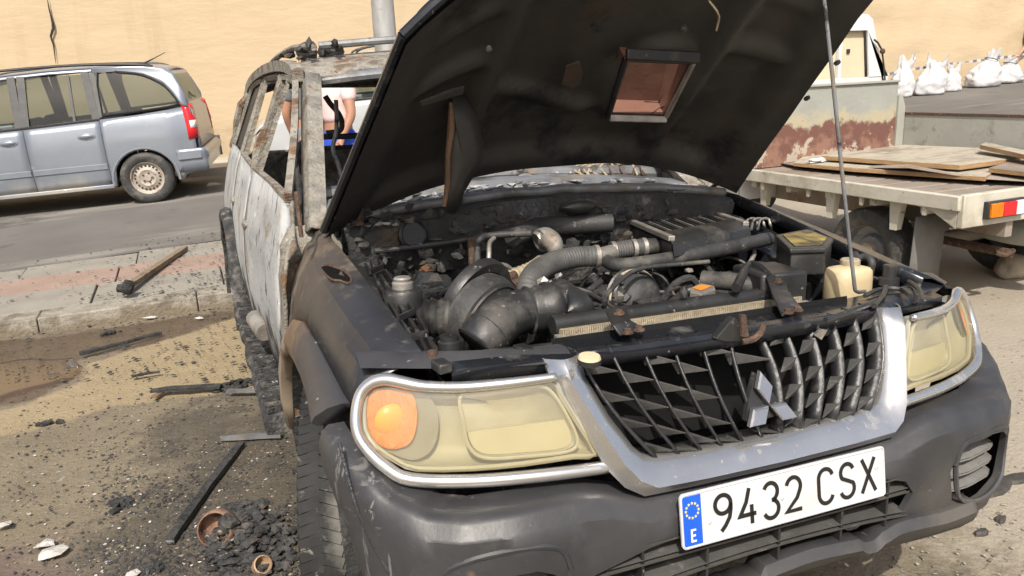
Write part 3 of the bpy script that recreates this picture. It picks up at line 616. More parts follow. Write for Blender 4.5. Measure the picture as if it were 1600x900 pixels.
mesh('burn_hole', [p+Vector((0, 0, .004)) for p in hp]+[hc+Vector((0, 0, .002))], [[i, (i+1) % hn, hn] for i in range(hn)], M('burnt through', [.004, .008], 9, 1., spec=.1), wg, smooth=0)
MB().tube([p+Vector((0, 0, .004)) for p in hp]+[hp[0]], [.002, .005, .003, .004, .002, .005, .003, .004, .002, .002], 5, 2, cap=False).build('hole_lip', m_rust, wg)
FL = [((.819,.268,.848),(.885,.29,.815)),((.82,.45,.872),(.872,.45,.812)),((.826,.6,.893),(.866,.6,.815)),((.832,.74,.905),(.866,.74,.815)),((.838,.9,.875),(.866,.9,.80)),((.845,1.05,.80),(.868,1.03,.745)),((.848,1.17,.70),(.870,1.13,.65)),((.845,1.24,.58),(.868,1.19,.54)),((.835,1.26,.47),(.855,1.21,.45))]
def flare(s, mat, par):
    rows = []
    for u_, o_ in FL:
        u_, o_ = Vector(u_), Vector(o_)
        P = [u_+Vector((-.012, 0, .004)), u_+Vector((.004, 0, .006)), u_.lerp(o_, .35)+Vector((.010, 0, .010)), u_.lerp(o_, .75)+Vector((.010, 0, .006)), o_, o_+Vector((-.012, .0, -.008)), o_+Vector((-.075, .0, .01))]
        rows.append([Vector((s*p.x, p.y, p.z)) for p in P])
    fm_ = MB().loft(rows); fm_.F.append(list(range(7))); return fm_.build('wheel_arch_flare', mat, par, smooth=50, solid=.004)
m_flare = M('scorched flare plastic', [(.03,.031,.034),(.045,.045,.048)], 5, .4, 0, .15, 70, layers=[((.15,.10,.06), 3, .50, .62, .7, 'y', .35, 1.0, .6), ((.30,.27,.22), 30, .68, .72, .9), ((.26,.21,.15), 5, .6, .7, .9, 'y', .5, 1.2, .5)], bdist=.003)
flare(-1, m_flare, car); flare(1, m_graph, car)
MB().blob(A(462, 513, 'y', 1.0)+Vector((-.004,0,0)), (.010, .022, .012), 3, 2, .1).build('side_repeater', m_amber, car)
# wheel housings
for s in (-1, 1):
    MB().loft([[Vector((s*x, .74+.46*math.cos(a), .37+.45*math.sin(a))) for a in [math.radians(v) for v in range(0, 181, 15)]] for x in (.84, .60, .50)]).build('wheel_well', m_soot, car)
    MB().loft([[Vector((s*x, 3.46+.46*math.cos(a), .42+.45*math.sin(a))) for a in [math.radians(v) for v in range(0, 181, 15)]] for x in (.84, .60, .50)]).build('wheel_well', m_soot, car)
# --- bonnet ---
TH = math.radians(39.5); cT, sT = math.cos(TH), math.sin(TH); HY, HZ = 1.06, 1.11
def HP(x, s, n): return Vector((x, HY-s*cT+n*sT, HZ+.024+.020*x/.7+s*sT+n*cT))
def HU(px, py, n):                            # photograph point on the bonnet's plane, as (x, s)
    d = rc*((px-800)/FPX)+uc*((450-py)/FPX)+fc; N_ = Vector((0, sT, cT)); P0 = HP(0, 0, n)
    p = CAR_C+d*((P0-CAR_C).dot(N_)/d.dot(N_)); return p.x, ((HY+n*sT)-p.y)/cT
def hw(s): return .718-.118*min(.8, max(0, s))/.78
def crown(x, s):
    a = min(1, abs(x)/hw(s)); c = .125*(1-a**2.6)*(1-.25*max(0, s)); return c
def hgrid(u, v):
    x = u*.66; s0 = .085*(1-min(1, abs(u))**2); a = abs(u)
    sf = interp(a, [0, .3, .5, .7, .85, .95, 1], [1.0, .99, .965, .91, .84, .79, .75] if u < 0 else [1.0, 1.0, .995, .985, .97, .955, .94]); s = lerp(s0, sf, v); return u*hw(s), s
bon = empty('bonnet'); bon.parent = car
v1, v2, v3, v4 = [HU(x, y, .055) for x, y in [(978, 92), (1080, 96), (1038, 184), (952, 184)]]   # vent corners (x, s)
def inquad(p, q):
    sg = None
    for i in range(4):
        a, b = q[i], q[(i+1) % 4]; c = (b[0]-a[0])*(p[1]-a[1])-(b[1]-a[1])*(p[0]-a[0])
        if sg is None: sg = c > 0
        elif (c > 0) != sg: return False
    return True
VQ = [v1, v2, v3, v4]; vcx = sum(v[0] for v in VQ)/4; vcs = sum(v[1] for v in VQ)/4
NU, NV = 84, 56
def sheet(fn, hole):
    V = []; Fc = []; UV = []
    for j in range(NV+1):
        for i in range(NU+1):
            x, s = hgrid(-1+2*i/NU, j/NV); UV.append((x, s)); V.append(fn(x, s, -1+2*i/NU, j/NV))
    for j in range(NV):
        for i in range(NU):
            a = j*(NU+1)+i; q = [a, a+1, a+NU+2, a+NU+1]; c = (sum(UV[k][0] for k in q)/4, sum(UV[k][1] for k in q)/4)
            if hole and inquad(c, VQ): continue
            Fc.append(q)
    return V, Fc
def dent(x, s): return .006*noise.noise(Vector((x*4, s*4, 2)))
def topf(x, s, u, v): 
    e = sstep(.93, 1, abs(u)); return HP(x, s, crown(x, s)+dent(x, s)-.014*e)
V, Fc = sheet(topf, True); mesh('bonnet_skin', V, Fc, m_graph, bon, smooth=180)
def rib(u, v, x, s):
    e = max(sstep(.78, .90, abs(u)), 1-sstep(.05, .13, v), sstep(.86, .94, v))
    r1 = max(0, 1-abs(abs(u)-.46-.10*v)/.075); r2 = max(0, 1-abs(v-.55-.08*abs(u))/.06)*(abs(u) > .5)
    r3 = max(0, 1-abs(v-.80)/.05)
    d = math.hypot((x-vcx)/.16, (s-vcs)/.17); r4 = 1-sstep(.75, 1.05, d)
    r5 = max(0, 1-abs(v-.28-.35*abs(u))/.05)*(abs(u) < .5)
    return max(e, .7*sstep(0, 1, r5), sstep(0, 1, r1*1.5), .8*sstep(0, 1, r2), .55*sstep(0, 1, r3), r4)
def undf(x, s, u, v):
    r = rib(u, v, x, s); edge = sstep(.965, 1, abs(u)); d = .014+.036*r+.008*noise.noise(Vector((x*3, s*3, 7)))*(1-r)
    return HP(x, s, crown(x, s)+dent(x, s)-d*(1-.2*edge)-.012*edge)
V, Fc = sheet(undf, True); mesh('bonnet_lining', V, Fc, m_under, bon, smooth=180)
eg = MB()
for pts in ([hgrid(-1, t) for t in frange(0, 1, 14)], [hgrid(1, t) for t in frange(0, 1, 14)], [hgrid(u, 1) for u in frange(-1, 1, 24)], [hgrid(u, 0) for u in frange(-1, 1, 20)]):
    eg.tube([HP(x, s, crown(x, s)-.022) for x, s in pts], .013, 8, 2, flat=1)
eg.build('bonnet_edge', m_blackg, bon)
# intake scoop: frame, box and hood above the skin
fr = MB(); fp_ = [HP(x, s, crown(x, s)-.052) for x, s in VQ]
sc_ = empty('scoop'); sc_.parent = bon
bpy.data.objects.remove(sc_)
scoop = fr.tube(fp_+[fp_[0]], .010, 6, 0, cap=False).build('scoop_frame', m_black, bon)
def sw(k, n): 
    x = vcx+(VQ[k][0]-vcx)*1.0; s = vcs+(VQ[k][1]-vcs)*1.0; return HP(x, s, crown(x, s)+n)
front, rear = [k for k in range(4) if VQ[k][1] > vcs], [k for k in range(4) if VQ[k][1] <= vcs]
mbx = MB(); lo_ = [sw(k, -.055) for k in range(4)]; hi_ = [sw(k, .005 if k in rear else .07) for k in range(4)]
for i in range(4):
    j = (i+1) % 4
    if i in front and j in front: continue       # the mouth stays open to the sky
    mbx.add([lo_[i], lo_[j], hi_[j], hi_[i]], [[0, 1, 2, 3]])
mbx.add(hi_, [[0, 1, 2, 3]]); mbx.build('scoop_duct', m_red, scoop, solid=.004, off=1, smooth=0)
a, b = HP(*VQ[3], crown(*VQ[3])-.064), HP(*VQ[2], crown(*VQ[2])-.064); MB().bar(a, b, .02, .012, (0, -1, 0)).build('scoop_lip', m_alu, scoop, bev=.003)
a, b = HP(*VQ[1], crown(*VQ[1])-.058), HP(*VQ[2], crown(*VQ[2])-.058); MB().bar(a, b, .014, .012, (0, -1, 0)).build('scoop_lip', m_alu, scoop, bev=.003)
a, b = HP(VQ[0][0]-.01, VQ[0][1]+.02, crown(*VQ[0])-.056), HP(VQ[1][0]+.01, VQ[1][1]+.02, crown(*VQ[1])-.056); MB().bar(a, b, .03, .014, (0, -1, 0)).build('scoop_bezel', m_black, scoop, bev=.004)
# torn lining hanging down, tape end, small holes
fl = [(700,120),(712,170),(706,200),(701,240),(699,285),(694,318),(697,330),(709,333),(718,318),(722,300),(734,280),(748,258),(752,220),(744,185),(730,158)]
P = [A(x, y, 'y', .74+.10*max(0, (y-150)/190)+.0006*(x-700)) for x, y in fl]; cc = sum(P, Vector())/len(P)
V = P+[cc+(p-cc)*.5+Vector((0, -.02, 0)) for p in P]+[cc+Vector((0, -.03, 0))]; n_ = len(P); Fc = [[i, (i+1)%n_, n_+(i+1)%n_, n_+i] for i in range(n_)]+[[n_+i, n_+(i+1)%n_, 2*n_] for i in range(n_)]
flap = mesh('torn_lining', V, Fc, m_under, bon, solid=.006, smooth=70)
MB().tube([A(x, y, 'y', .732+.10*max(0, (y-150)/190)) for x, y in [(704,160),(705,200),(700,245),(700,285),(694,322)]], [.004,.010,.007,.009,.006], 6, 3).build('torn_edge', m_brown, flap)
def on_lin(px, py, off=-.05):
    x, s = HU(px, py, .055); return HP(x, s, crown(x, s)+off)
MB().tube([on_lin(1103, -4, -.06), on_lin(1112, 6, -.07), on_lin(1117, 20, -.065), on_lin(1111, 36, -.075)], [.004,.006,.006,.004], 6, 4, flat=.5).build('plastic_strip', m_cream, bon)
for x, y, r in [(760,58,.008),(1284,68,.010),(1239,124,.010),(1069,48,.013),(596,192,.007),(930,40,.012)]:
    p = on_lin(x, y, -.044); MB().lathe(p, (0, -sT, -cT), [(r, -.002), (r*.9, .004), (.001, .005)], 10).build('lining_clip', m_soot if x != 760 else m_alu, bon)
pt = [on_lin(x, y, -.05) for x, y in [(884,100),(905,94),(911,110),(908,130),(895,136),(878,130)]]
MB().prism(pt, Vector((0, -sT, -cT))*.004).build('scorched_patch', M('scorched patch', [(.085,.055,.036),(.05,.035,.025)], 12, .8), bon, smooth=0)
pt = [on_lin(x, y, -.05) for x, y in [(700,112),(720,112),(718,124),(650,126),(648,118)]]
MB().prism(pt, Vector((0, -sT, -cT))*.005).build('bare_patch', M('bare lining patch', [(.075,.072,.066),(.05,.048,.044)], 12, .6), bon, smooth=0)
for s in (-1, 1):
    MB().tube([Vector((s*.66, 1.16, 1.06)), Vector((s*.665, 1.10, 1.13)), HP(s*.66, .05, -.01), HP(s*.64, .18, .0)], .012, 6, 3, flat=.6).build('bonnet_hinge', m_black, car)
# prop rod
x, s = HU(1268, -100, .05); rt_ = HP(x, s, crown(x, s)-.05)
p0 = A(1338, 455, 'z', .945); p1 = A(1331, 350, 'y', p0.y+.02*(rt_.y-p0.y)+.0); mid = p0.lerp(rt_, .3)+Vector((-.004, 0, 0))
MB().tube([p0+Vector((.03, 0, -.004)), p0, p0.lerp(rt_, .04)+Vector((-.004,0,0)), mid, p0.lerp(rt_, .65), rt_], .0048, 8, 4).build('prop_rod', m_bsteel, car)
# --- engine bay shell ---
MB().box((0, .6, .50), (1.24, 1.0, .02)).build('bay_floor', m_soot, car, smooth=0)
rows = []
for x in frange(-.66, .68, 22):
    ar = .05*(1-(x/.68)**2); rows.append([Vector((x, 1.03, .5)), Vector((x, 1.05, .85)), Vector((x, 1.02, .98)), Vector((x, .985+.0*ar, 1.075+.02*noise.noise(Vector((x*5, 0, 0)))+ar*.6)), Vector((x, 1.0, 1.10+ar)), Vector((x, 1.06, 1.11+ar))])
MB().loft(rows).build('firewall', m_soot, car, smooth=60)
rows = []
for x in frange(-.68, .70, 40):
    ar = .05*(1-(x/.70)**2); j = .008*noise.noise(Vector((x*12, 3, 0)))
    rows.append([Vector((x, 1.062, 1.11+ar)), Vector((x, 1.09, 1.128+ar+j)), Vector((x, 1.15, 1.120+ar-j)), Vector((x, 1.17, 1.10+ar)), Vector((x, 1.24, 1.10+ar+j)), Vector((x, 1.27, 1.135+ar)), Vector((x, 1.36, 1.145+ar-j)), Vector((x, 1.40, 1.08+ar))])
MB().loft(rows).build('cowl_panel', m_bsteel, car, smooth=50, solid=.004)
for s in (-1, 1):
    rows = []
    for y in frange(.10, 1.06, 12):
        ix = interp(y, FY, [v[0] for v in FI])-.014; iz = interp(y, FY, [v[1] for v in FI])-.03
        rows.append([Vector((s*ix, y, iz)), Vector((s*(ix-.02), y, iz-.03)), Vector((s*(ix-.075), y, iz-.045)), Vector((s*(ix-.085), y, iz-.06)), Vector((s*(ix-.10), y, .75)), Vector((s*(ix-.12), y, .5))])
    MB().loft(rows).build('inner_wing', m_black if s < 0 else m_blackg, car, smooth=40, label=None)
# ribbed ledge beside the burnt wing
for k, (q) in enumerate([[(560,398),(580,390),(598,416),(578,425)],[(584,432),(602,424),(622,453),(600,462)],[(604,468),(626,457),(646,487),(622,498)],[(626,502),(650,491),(667,521),(642,527)]]):
    z = 1.0-.012*k; p = [A(x, y, 'z', z) for x, y in q]; mbk = MB()
    for i in range(4): mbk.bar(p[i], p[(i+1)%4], .006, .014)
    m0, m1 = (p[0]+p[1])/2, (p[2]+p[3])/2; mbk.bar(m0.lerp(m1, .15), m1.lerp(m0, .15), .008, .010); mbk.build('ledge_frame', m_black, car, smooth=0)
# --- radiator support, radiator, brackets, latch ---
rows = []
for x in frange(-.64, .64, 32):
    d = .010*math.sin(x*9)+.006*noise.noise(Vector((x*6, 1, 0))); yy = .115+.055*(x/.64)**2
    rows.append([Vector((x, yy-.05, .915)), Vector((x, yy-.05, .938+d*.4)), Vector((x, yy-.02, .944+d*.4)), Vector((x, yy+.02, .935+d*.2)), Vector((x, yy+.06, .940)), Vector((x, yy+.085, .932)), Vector((x, yy+.085, .88))])
MB().loft(rows).build('radiator_support', m_blackg, car, smooth=35, solid=.003)
ra, rb = A(905, 512, 'z', .955), A(1212, 442, 'z', .955); ra.y = rb.y = (ra.y+rb.y)/2
rad = MB().tube([ra+Vector((-.02, .02, -.015)), rb+Vector((.02, .02, -.015))], .022, 10, 0).build('radiator_tank', m_black, car, smooth=50)
cz_ = ra.z-.026
fm = MB(); n_ = 120
for k in range(n_): x = lerp(ra.x-.01, rb.x+.01, k/n_); fm.box((x, ra.y-.006, cz_+.001), (.0034, .022, .012))
fm.build('fin_strip', m_fin, rad, smooth=0)
MB().box(((ra.x+rb.x)/2, ra.y-.012, cz_-.012), (rb.x-ra.x+.05, .03, .014)).build('tank_seam', m_alu, rad, bev=.002)
MB().box(((ra.x+rb.x)/2, ra.y+.03, .73), (rb.x-ra.x+.02, .04, .40)).build('radiator_core', m_soot, rad, smooth=0)
for q in ([(1196,430),(1226,424),(1232,455),(1256,484),(1222,492),(1208,462)], [(946,484),(978,476),(986,500),(1010,514),(970,524),(958,508)]):
    p = [A(x, y, 'z', .985 if i < 2 else (.975 if i in (2, 5) else .955)) for i, (x, y) in enumerate(q)]
    br = mesh('mounting_bracket', p, [[0, 1, 2, 5], [5, 2, 3, 4]], m_black, car, solid=.006, bev=.002, smooth=30)
    for c in ((p[0]+p[1]+p[2]+p[5])/4, (p[3]*.7+p[4]*.3), (p[3]*.25+p[4]*.75)):
        MB().lathe(c+Vector((0, 0, .001)), (0, 0, 1), [(.013, 0), (.013, .004), (.008, .004), (.008, .010), (.001, .011)], 8).build('bolt', m_rust, br, smooth=30)
lt = MB(); p = [A(x, y, 'y', .06) for x, y in [(1118,530),(1138,506),(1148,496),(1158,506),(1157,534),(1132,534)]]
lat = lt.prism(p, (0, .02, 0)).build('bonnet_latch', m_black, car, smooth=0, bev=.002)
MB().tube([A(1160, 534, 'y', .05), A(1176, 530, 'y', .045), A(1188, 520, 'y', .045), A(1192, 508, 'y', .05)], .007, 6, 4).build('latch_hook', m_rust, lat)
p = [A(x, y, 'y', .05) for x, y in [(1158,492),(1166,492),(1170,526),(1160,526)]]; MB().prism(p, (0, .008, 0)).build('latch_plate', m_rust, lat, smooth=0)
# clips and caps on the front panel
for x, y in [(690,572),(818,548)]:
    c = A(x, y, 'z', .945); MB().box(c, (.028, .045, .02), .1).build('panel_clip', m_black, car, bev=.004)
MB().lathe(A(702, 533, 'z', .962), (0, 0, 1), [(.024,-.02),(.024,.0),(.02,.003),(.02,.012),(.013,.014),(.001,.014)], 14).build('rubber_buffer', m_black, car, smooth=40)
MB().lathe(A(676, 551, 'z', .955), (0, 0, 1), [(.010,-.01),(.010,.004),(.001,.006)], 8).build('panel_bolt', m_rust, car, smooth=30)
bc = MB().lathe(A(921, 557, 'z', .957), (0, -.1, 1), [(.023,-.014),(.023,-.004),(.020,-.002)], 18).build('buffer_cap', m_black, car, smooth=40)
MB().lathe(A(921, 557, 'z', .957), (0, -.1, 1), [(.0225,-.004),(.020,.002),(.001,.003)], 18).build('cap_disc', m_cream, bc, smooth=40)
MB().lathe(A(1390, 428, 'z', .965), (0, 0, 1), [(.026,-.03),(.026,-.01),(.018,-.008),(.018,.022),(.015,.025),(.001,.025)], 16).build('rubber_buffer', m_black, car, smooth=40)
for pts in ([(1352,462),(1375,452),(1408,452),(1422,462)], [(1366,478),(1380,462),(1384,448)], [(1290,500),(1330,486),(1372,470)], [(1420,440),(1436,452),(1440,470)]):
    MB().tube([A(x, y, 'z', .96) for x, y in pts], .006, 6, 3).build('wire', m_black, car)
# --- engine ---
def hose(name, pts, r, mat, z=None, ribs=0, n=12, depth=.12, spl=6, par=None):
    P = [A(p[0], p[1], 'z', p[2]) for p in pts]; rr = list(r) if hasattr(r, '__len__') else [r]*len(P)
    if not ribs: return MB().tube(P, rr, n, spl).build(name, mat, par or car, smooth=60)
    Q = []; L = [0]
    for i in range(1, len(P)): L.append(L[-1]+(P[i]-P[i-1]).length)
    out = []; ro = []
    for k in range(ribs*4+1):
        d = L[-1]*k/(ribs*4); i = max(j for j in range(len(L)-1) if L[j] <= d+1e-9); t = (d-L[i])/(L[i+1]-L[i])
        p0, p1, p2, p3 = P[max(i-1,0)], P[i], P[i+1], P[min(i+2,len(P)-1)]
        out.append(.5*((2*p1)+(p2-p0)*t+(2*p0-5*p1+4*p2-p3)*t*t+(3*p1-p0-3*p2+p3)*t**3)); ro.append(lerp(rr[i], rr[i+1], t)*(1+depth*math.sin(k*math.pi/2)))
    return MB().tube(out, ro, n, 0).build(name, mat, par or car, smooth=60)
def clamp(par, px, py, z, d, r): return MB().lathe(A(px, py, 'z', z), d, [(r*.9,-.006),(r*1.06,-.006),(r*1.06,.006),(r*.9,.006)], 16).build('hose_clamp', m_alu, par, smooth=30)
# engine block mass, covers
MB().box((.05, .72, .74), (.62, .52, .30)).build('engine_block', m_soot, car, bev=.04)
mbk = MB()
for k in range(60): mbk.blob((random.uniform(-.35, .5), random.uniform(.42, 1.0), random.uniform(.80, .92)), (random.uniform(.015, .05), random.uniform(.015, .05), random.uniform(.01, .03)), k, 1, .4)
tag(mbk.build('burnt_ancillaries', m_soot, car, smooth=30), None, None, kind='stuff')
for i in range(52):                              # small pipes and looms criss-crossing the bay
    x0, y0 = random.uniform(-.35, .5), random.uniform(.4, .95); a = random.uniform(0, 6.28); l = random.uniform(.08, .25); z = random.uniform(.86, .97)
    MB().tube([(x0, y0, z-.05), (x0+.3*l*math.cos(a), y0+.3*l*math.sin(a), z), (x0+.7*l*math.cos(a+.3), y0+.7*l*math.sin(a+.3), z+.01), (x0+l*math.cos(a+.5), y0+l*math.sin(a+.5), z-.05)], random.uniform(.004, .010), 6, 4).build('loom', random.choice([m_soot, m_rubber, m_black, m_alu, m_rubber]), car, smooth=60)
# air box drums
ac = A(745, 490, 'z', .90)
air = MB().lathe(A(752, 498, 'z', .915), Vector((-.42, .75, .28)), [(.001,-.045),(.085,-.045),(.112,-.03),(.118,0),(.115,.02),(.105,.03)], 36).build('air_cleaner', m_rubber, car, smooth=35)
MB().lathe(A(742, 476, 'z', .93), Vector((-.42, .75, .28)), [(.10,-.02),(.123,-.02),(.128,-.008),(.128,.008),(.112,.02),(.08,.03),(.001,.03)], 36).build('cleaner_lid', m_black, air, smooth=35)
hose('intake_hose', [(640,498,.93),(668,497,.93),(700,497,.93),(722,500,.925)], [.042,.046,.046,.04], m_black, ribs=7, n=18, depth=.07)
# smooth snorkel duct
P = [A(x, y, 'z', z) for x, y, z in [(748,540,.90),(764,520,.925),(792,495,.95),(825,485,.955),(866,482,.955)]]
sn = MB().tube(P, [.052,.057,.055,.052,.050], 18, 5).build('intake_duct', m_black, car, smooth=70)
for k_ in (1, 3): MB().lathe(P[k_], P[min(4, k_+1)]-P[k_-1], [(.053,-.004),(.0585,0),(.053,.004)], 24).build('duct_seam', m_rubber, sn)
for r0 in (.060, .088, .104): MB().lathe(A(752, 498, 'z', .915), Vector((-.42, .75, .28)), [(r0-.003,-.044+.5*max(0, r0-.085)),(r0,-.049+.5*max(0, r0-.085)),(r0+.003,-.044+.5*max(0, r0-.085))], 36).build('cleaner_rib', m_black, air, smooth=60)
P2_ = [p+Vector((-.002, -.0, .001)) for p in P]
MB().lathe(P[0], (P[1]-P[0]), [(.054,-.004),(.060,0),(.054,.006)], 20).build('duct_seam', m_black, sn)
hose('duct_elbow', [(834,484,.955),(852,482,.957),(870,479,.957),(886,486,.945),(888,506,.915),(884,530,.87)], [.052,.059,.064,.063,.058,.050], m_black, ribs=6, n=22, depth=.055, par=sn)
clamp(sn, 842, 483, .956, A(866,482,'z',.955)-A(834,484,'z',.955), .054).data.materials[0] = m_black
# braided charge hose
h1 = hose('charge_hose', [(822,470,.93),(826,444,.965),(840,424,.985),(866,410,.995),(900,402,1.0),(934,400,1.0)], [.030,.031,.032,.032,.031,.030], m_hose, ribs=34, n=14, depth=.035)
clamp(h1, 932, 400, 1.0, A(960,398,'z',1.0)-A(900,402,'z',1.0), .031)
h2 = hose('charge_hose', [(960,392,1.005),(985,388,1.008),(1010,386,1.01)], .026, m_hose, ribs=12, n=14, depth=.04)
clamp(h2, 958, 392, 1.005, A(1010,386,'z',1.01)-A(960,392,'z',1.005), .027); clamp(h2, 1006, 386, 1.01, A(1010,386,'z',1.01)-A(960,392,'z',1.005), .027); clamp(h2, 990, 388, 1.009, A(1010,386,'z',1.01)-A(960,392,'z',1.005), .027)
hose('charge_pipe', [(934,400,1.0),(948,396,1.003),(962,392,1.005)], .022, m_alu)
hose('charge_pipe', [(1008,386,1.01),(1030,384,1.01),(1052,382,1.01)], .025, m_rubber)
hose('water_pipe', [(944,396,.99),(948,408,.985),(968,414,.985),(1010,410,.99),(1060,402,.995),(1120,391,1.0),(1202,373,1.005)], [.018,.020,.020,.020,.020,.021,.021], m_rubber, n=12)
el = hose('turbo_elbow', [(868,396,1.0),(864,380,1.03),(852,372,1.04),(840,378,1.03)], [.022,.030,.034,.030], m_alu, n=14)
clamp(el, 846, 375, 1.036, (1, .2, .2), .034)
hose('bellows', [(796,432,.975),(812,426,.98),(832,418,.985),(846,408,.99)], [.016,.017,.018,.018], m_fin, ribs=9, n=12, depth=.12)
hose('return_pipe', [(790,440,.97),(796,434,.975),(804,430,.978)], .014, m_rust)
hose('fuel_pipe', [(944,474,.95),(950,458,.965),(972,436,.985),(1000,420,.995),(1060,413,.995),(1108,409,.995)], .0065, m_rubber, n=8)
hose('vacuum_pipe', [(896,470,.95),(918,456,.955),(938,440,.96)], .009, m_rubber, n=8)
hose('vacuum_pipe', [(888,482,.94),(910,476,.94),(940,472,.94)], .012, m_rubber, n=8)
hose('top_hose', [(1098,436,.965),(1120,438,.965),(1150,441,.965),(1176,448,.955)], [.024,.024,.025,.026], m_rubber, n=14)
hose('heater_pipe', [(746,430,.97),(746,390,1.03),(750,374,1.06),(768,368,1.065),(830,364,1.07)], .010, m_rubber, n=8)
hose('heater_pipe', [(762,430,.97),(764,400,1.02),(765,380,1.05),(772,372,1.06)], .007, m_alu, n=8)
hose('intercooler_duct', [(800,372,1.05),(840,356,1.06),(890,351,1.06),(956,348,1.06)], [.026,.032,.033,.030], m_rubber, n=16)
for k in range(3):
    x = 1172+k*10; hose('injector_pipe', [(x-8,358,1.03),(x-4,344,1.05),(x+8,342,1.05),(x+12,352,1.03),(x+14,362,1.0)], .0045, m_alu, n=6)
# fan shroud and pulley
fd = MB(); c = A(1004, 470, 'z', .90); ax = Vector((.1, -1, .15))
shr = fd.lathe(c, ax, [(.001,.025),(.03,.025),(.05,.018),(.064,.0),(.072,-.01),(.074,-.03)], 32).build('fan_hub', m_rubber, car, smooth=40)
for k in range(3): MB().lathe(c, ax, [(.078+.005*k,-.02-.010*k),(.083+.005*k,-.024-.010*k),(.078+.005*k,-.030-.010*k)], 32).build('drive_belt', m_fin if k == 1 else m_black, shr, smooth=40)
p = [A(x, y, 'z', .965) for x, y in [(1078,450),(1094,442),(1116,446),(1118,452),(1096,459),(1078,456)]]; capb = MB().prism([v-Vector((0,0,.014)) for v in p], (0, 0, .014)).build('radiator_cap', m_alu, car, smooth=0, bev=.002)
p = [A(x, y, 'z', .9665) for x, y in [(1082,450),(1096,445),(1112,447),(1096,454)]]; MB().prism(p, (0, 0, .001)).build('cap_label', m_orange, capb, smooth=0)
# intercooler on top
q0, q1, q2, q3 = [A(x, y, 'z', 1.05) for x, y in [(951,331),(1061,314),(1166,350),(1050,373)]]
up = Vector((0, 0, 1))
ic = MB().prism([q0-up*.055, q1-up*.055, q2-up*.055, q3-up*.055], (0, 0, .042)).build('intercooler', m_black, car, smooth=0, bev=.006)
g = lambda u, v: (q0.lerp(q1, u)).lerp(q3.lerp(q2, u), v)
mbk = MB()
for a, b in ((g(0,0), g(1,0)), (g(1,0), g(1,1)), (g(0,0), g(0,1))): mbk.bar(a, b, .020, .016)
mbk.build('intercooler_rim', m_alu, ic, smooth=0, bev=.003)
MB().loft([[g(u, .84)+up*(-.02), g(u, .84)+up*.003, g(u, .88)+up*.008, g(u, .96)+up*.004, g(u, 1.03)-up*.012, g(u, 1.05)-up*.045] for u in frange(-.02, 1.02, 6)]).build('end_tank', m_black, ic, smooth=40)
n_ = 20
for k in range(n_):
    u = (k+.5)/n_; MB().bar(g(u, .04)-up*.006, g(u, .83)-up*.006, .004, .010).build('fin_row', m_alu if k % 3 == 0 else m_black, ic, smooth=0)
fm = MB()
for k in range(n_):
    for j in range(22):
        u = (k+1.0)/n_-.0; v = .05+.78*j/22
        if u < .98: fm.bar(g(u-.024, v)-up*.009, g(u+.024, v+.02)-up*.009, .003, .008)
tag(fm.build('fin_mesh', m_black, ic, smooth=0), None, None, kind='stuff')
# battery, relay box, reservoirs
b0 = A(1218, 428, 'z', .99); MB().box((b0.x, b0.y+.04, .93), (.13, .15, .14), -.15).build('battery', m_black, car, bev=.008)
for k in range(5): MB().box((b0.x-.05+.025*k, b0.y-.03, .93), (.006, .012, .12), -.15).build('battery_rib', m_black, car, smooth=0)
MB().tube([A(1150,450,'z',.98), A(1170,415,'z',1.0), A(1190,420,'z',1.0), A(1206,436,'z',.99)], .012, 8, 4).build('battery_cable', m_black, car)
rl = [A(x, y, 'z', 1.04) for x, y in [(1214,367),(1262,358),(1300,372),(1290,386),(1236,388)]]
relay = MB().prism([p-up*.075 for p in rl], (0, 0, .06)).build('relay_box', m_black, car, smooth=0, bev=.005)
rc_ = sum(rl, Vector())/5; MB().prism([rc_+(p-rc_)*1.06-up*.014 for p in rl], (0, 0, .014)).build('relay_lid', m_black, relay, smooth=0, bev=.004)
MB().prism([rc_+(p-rc_)*.8+up*.001 for p in rl], (0, 0, .002)).build('lid_label', m_yell, relay, smooth=0)
p = A(1325, 435, 'z', .95); rs = MB(); rows = []
for z, k in ((-.10,.9),(-.09,1),(.0,1),(.022,.97),(.030,.85),(.034,.5)): rows.append([p+Vector((.062*k*math.copysign(abs(math.cos(a))**.6, math.cos(a)), .045*k*math.copysign(abs(math.sin(a))**.6, math.sin(a)), z)) for a in [2*math.pi*i/20 for i in range(20)]])
res = rs.loft(rows, closed=True); res.F.append(list(range(5*20, 6*20))); res = res.build('washer_bottle', m_cream, car, smooth=50)
MB().lathe(A(1328, 413, 'z', .985)+Vector((0,0,-.004)), (0, 0, 1), [(.024,-.004),(.026,0),(.026,.016),(.022,.020),(.001,.020)], 18).build('bottle_cap', m_fin, res, smooth=40)
hose('filler_hose', [(1340,404,.99),(1352,402,.995),(1362,410,.985),(1358,430,.95),(1352,448,.93)], .011, m_rubber, n=10)
hose('filler_hose', [(1335,398,1.0),(1336,408,.99)], .012, m_black, n=8)
bf = A(630, 458, 'z', .995)
br_ = MB().lathe(bf, (0, 0, 1), [(.042,-.075),(.046,-.065),(.046,.002),(.041,.010),(.02,.012)], 24).build('fluid_reservoir', m_black, car, smooth=40)
MB().lathe(bf+Vector((0,0,.012)), (0, 0, 1), [(.026,0),(.026,.014),(.020,.018),(.022,.024),(.018,.028),(.001,.028)], 14).build('reservoir_cap', m_alu, br_, smooth=40)
MB().lathe(bf, (0, 0, 1), [(.0465,-.06),(.0485,-.056),(.0465,-.052)], 24).build('reservoir_band', m_alu, br_)
MB().blob(A(675, 448, 'z', .95), (.06, .04, .04), 5, 2, .3).build('brake_valve', m_soot, car, smooth=30)
mbk = MB()
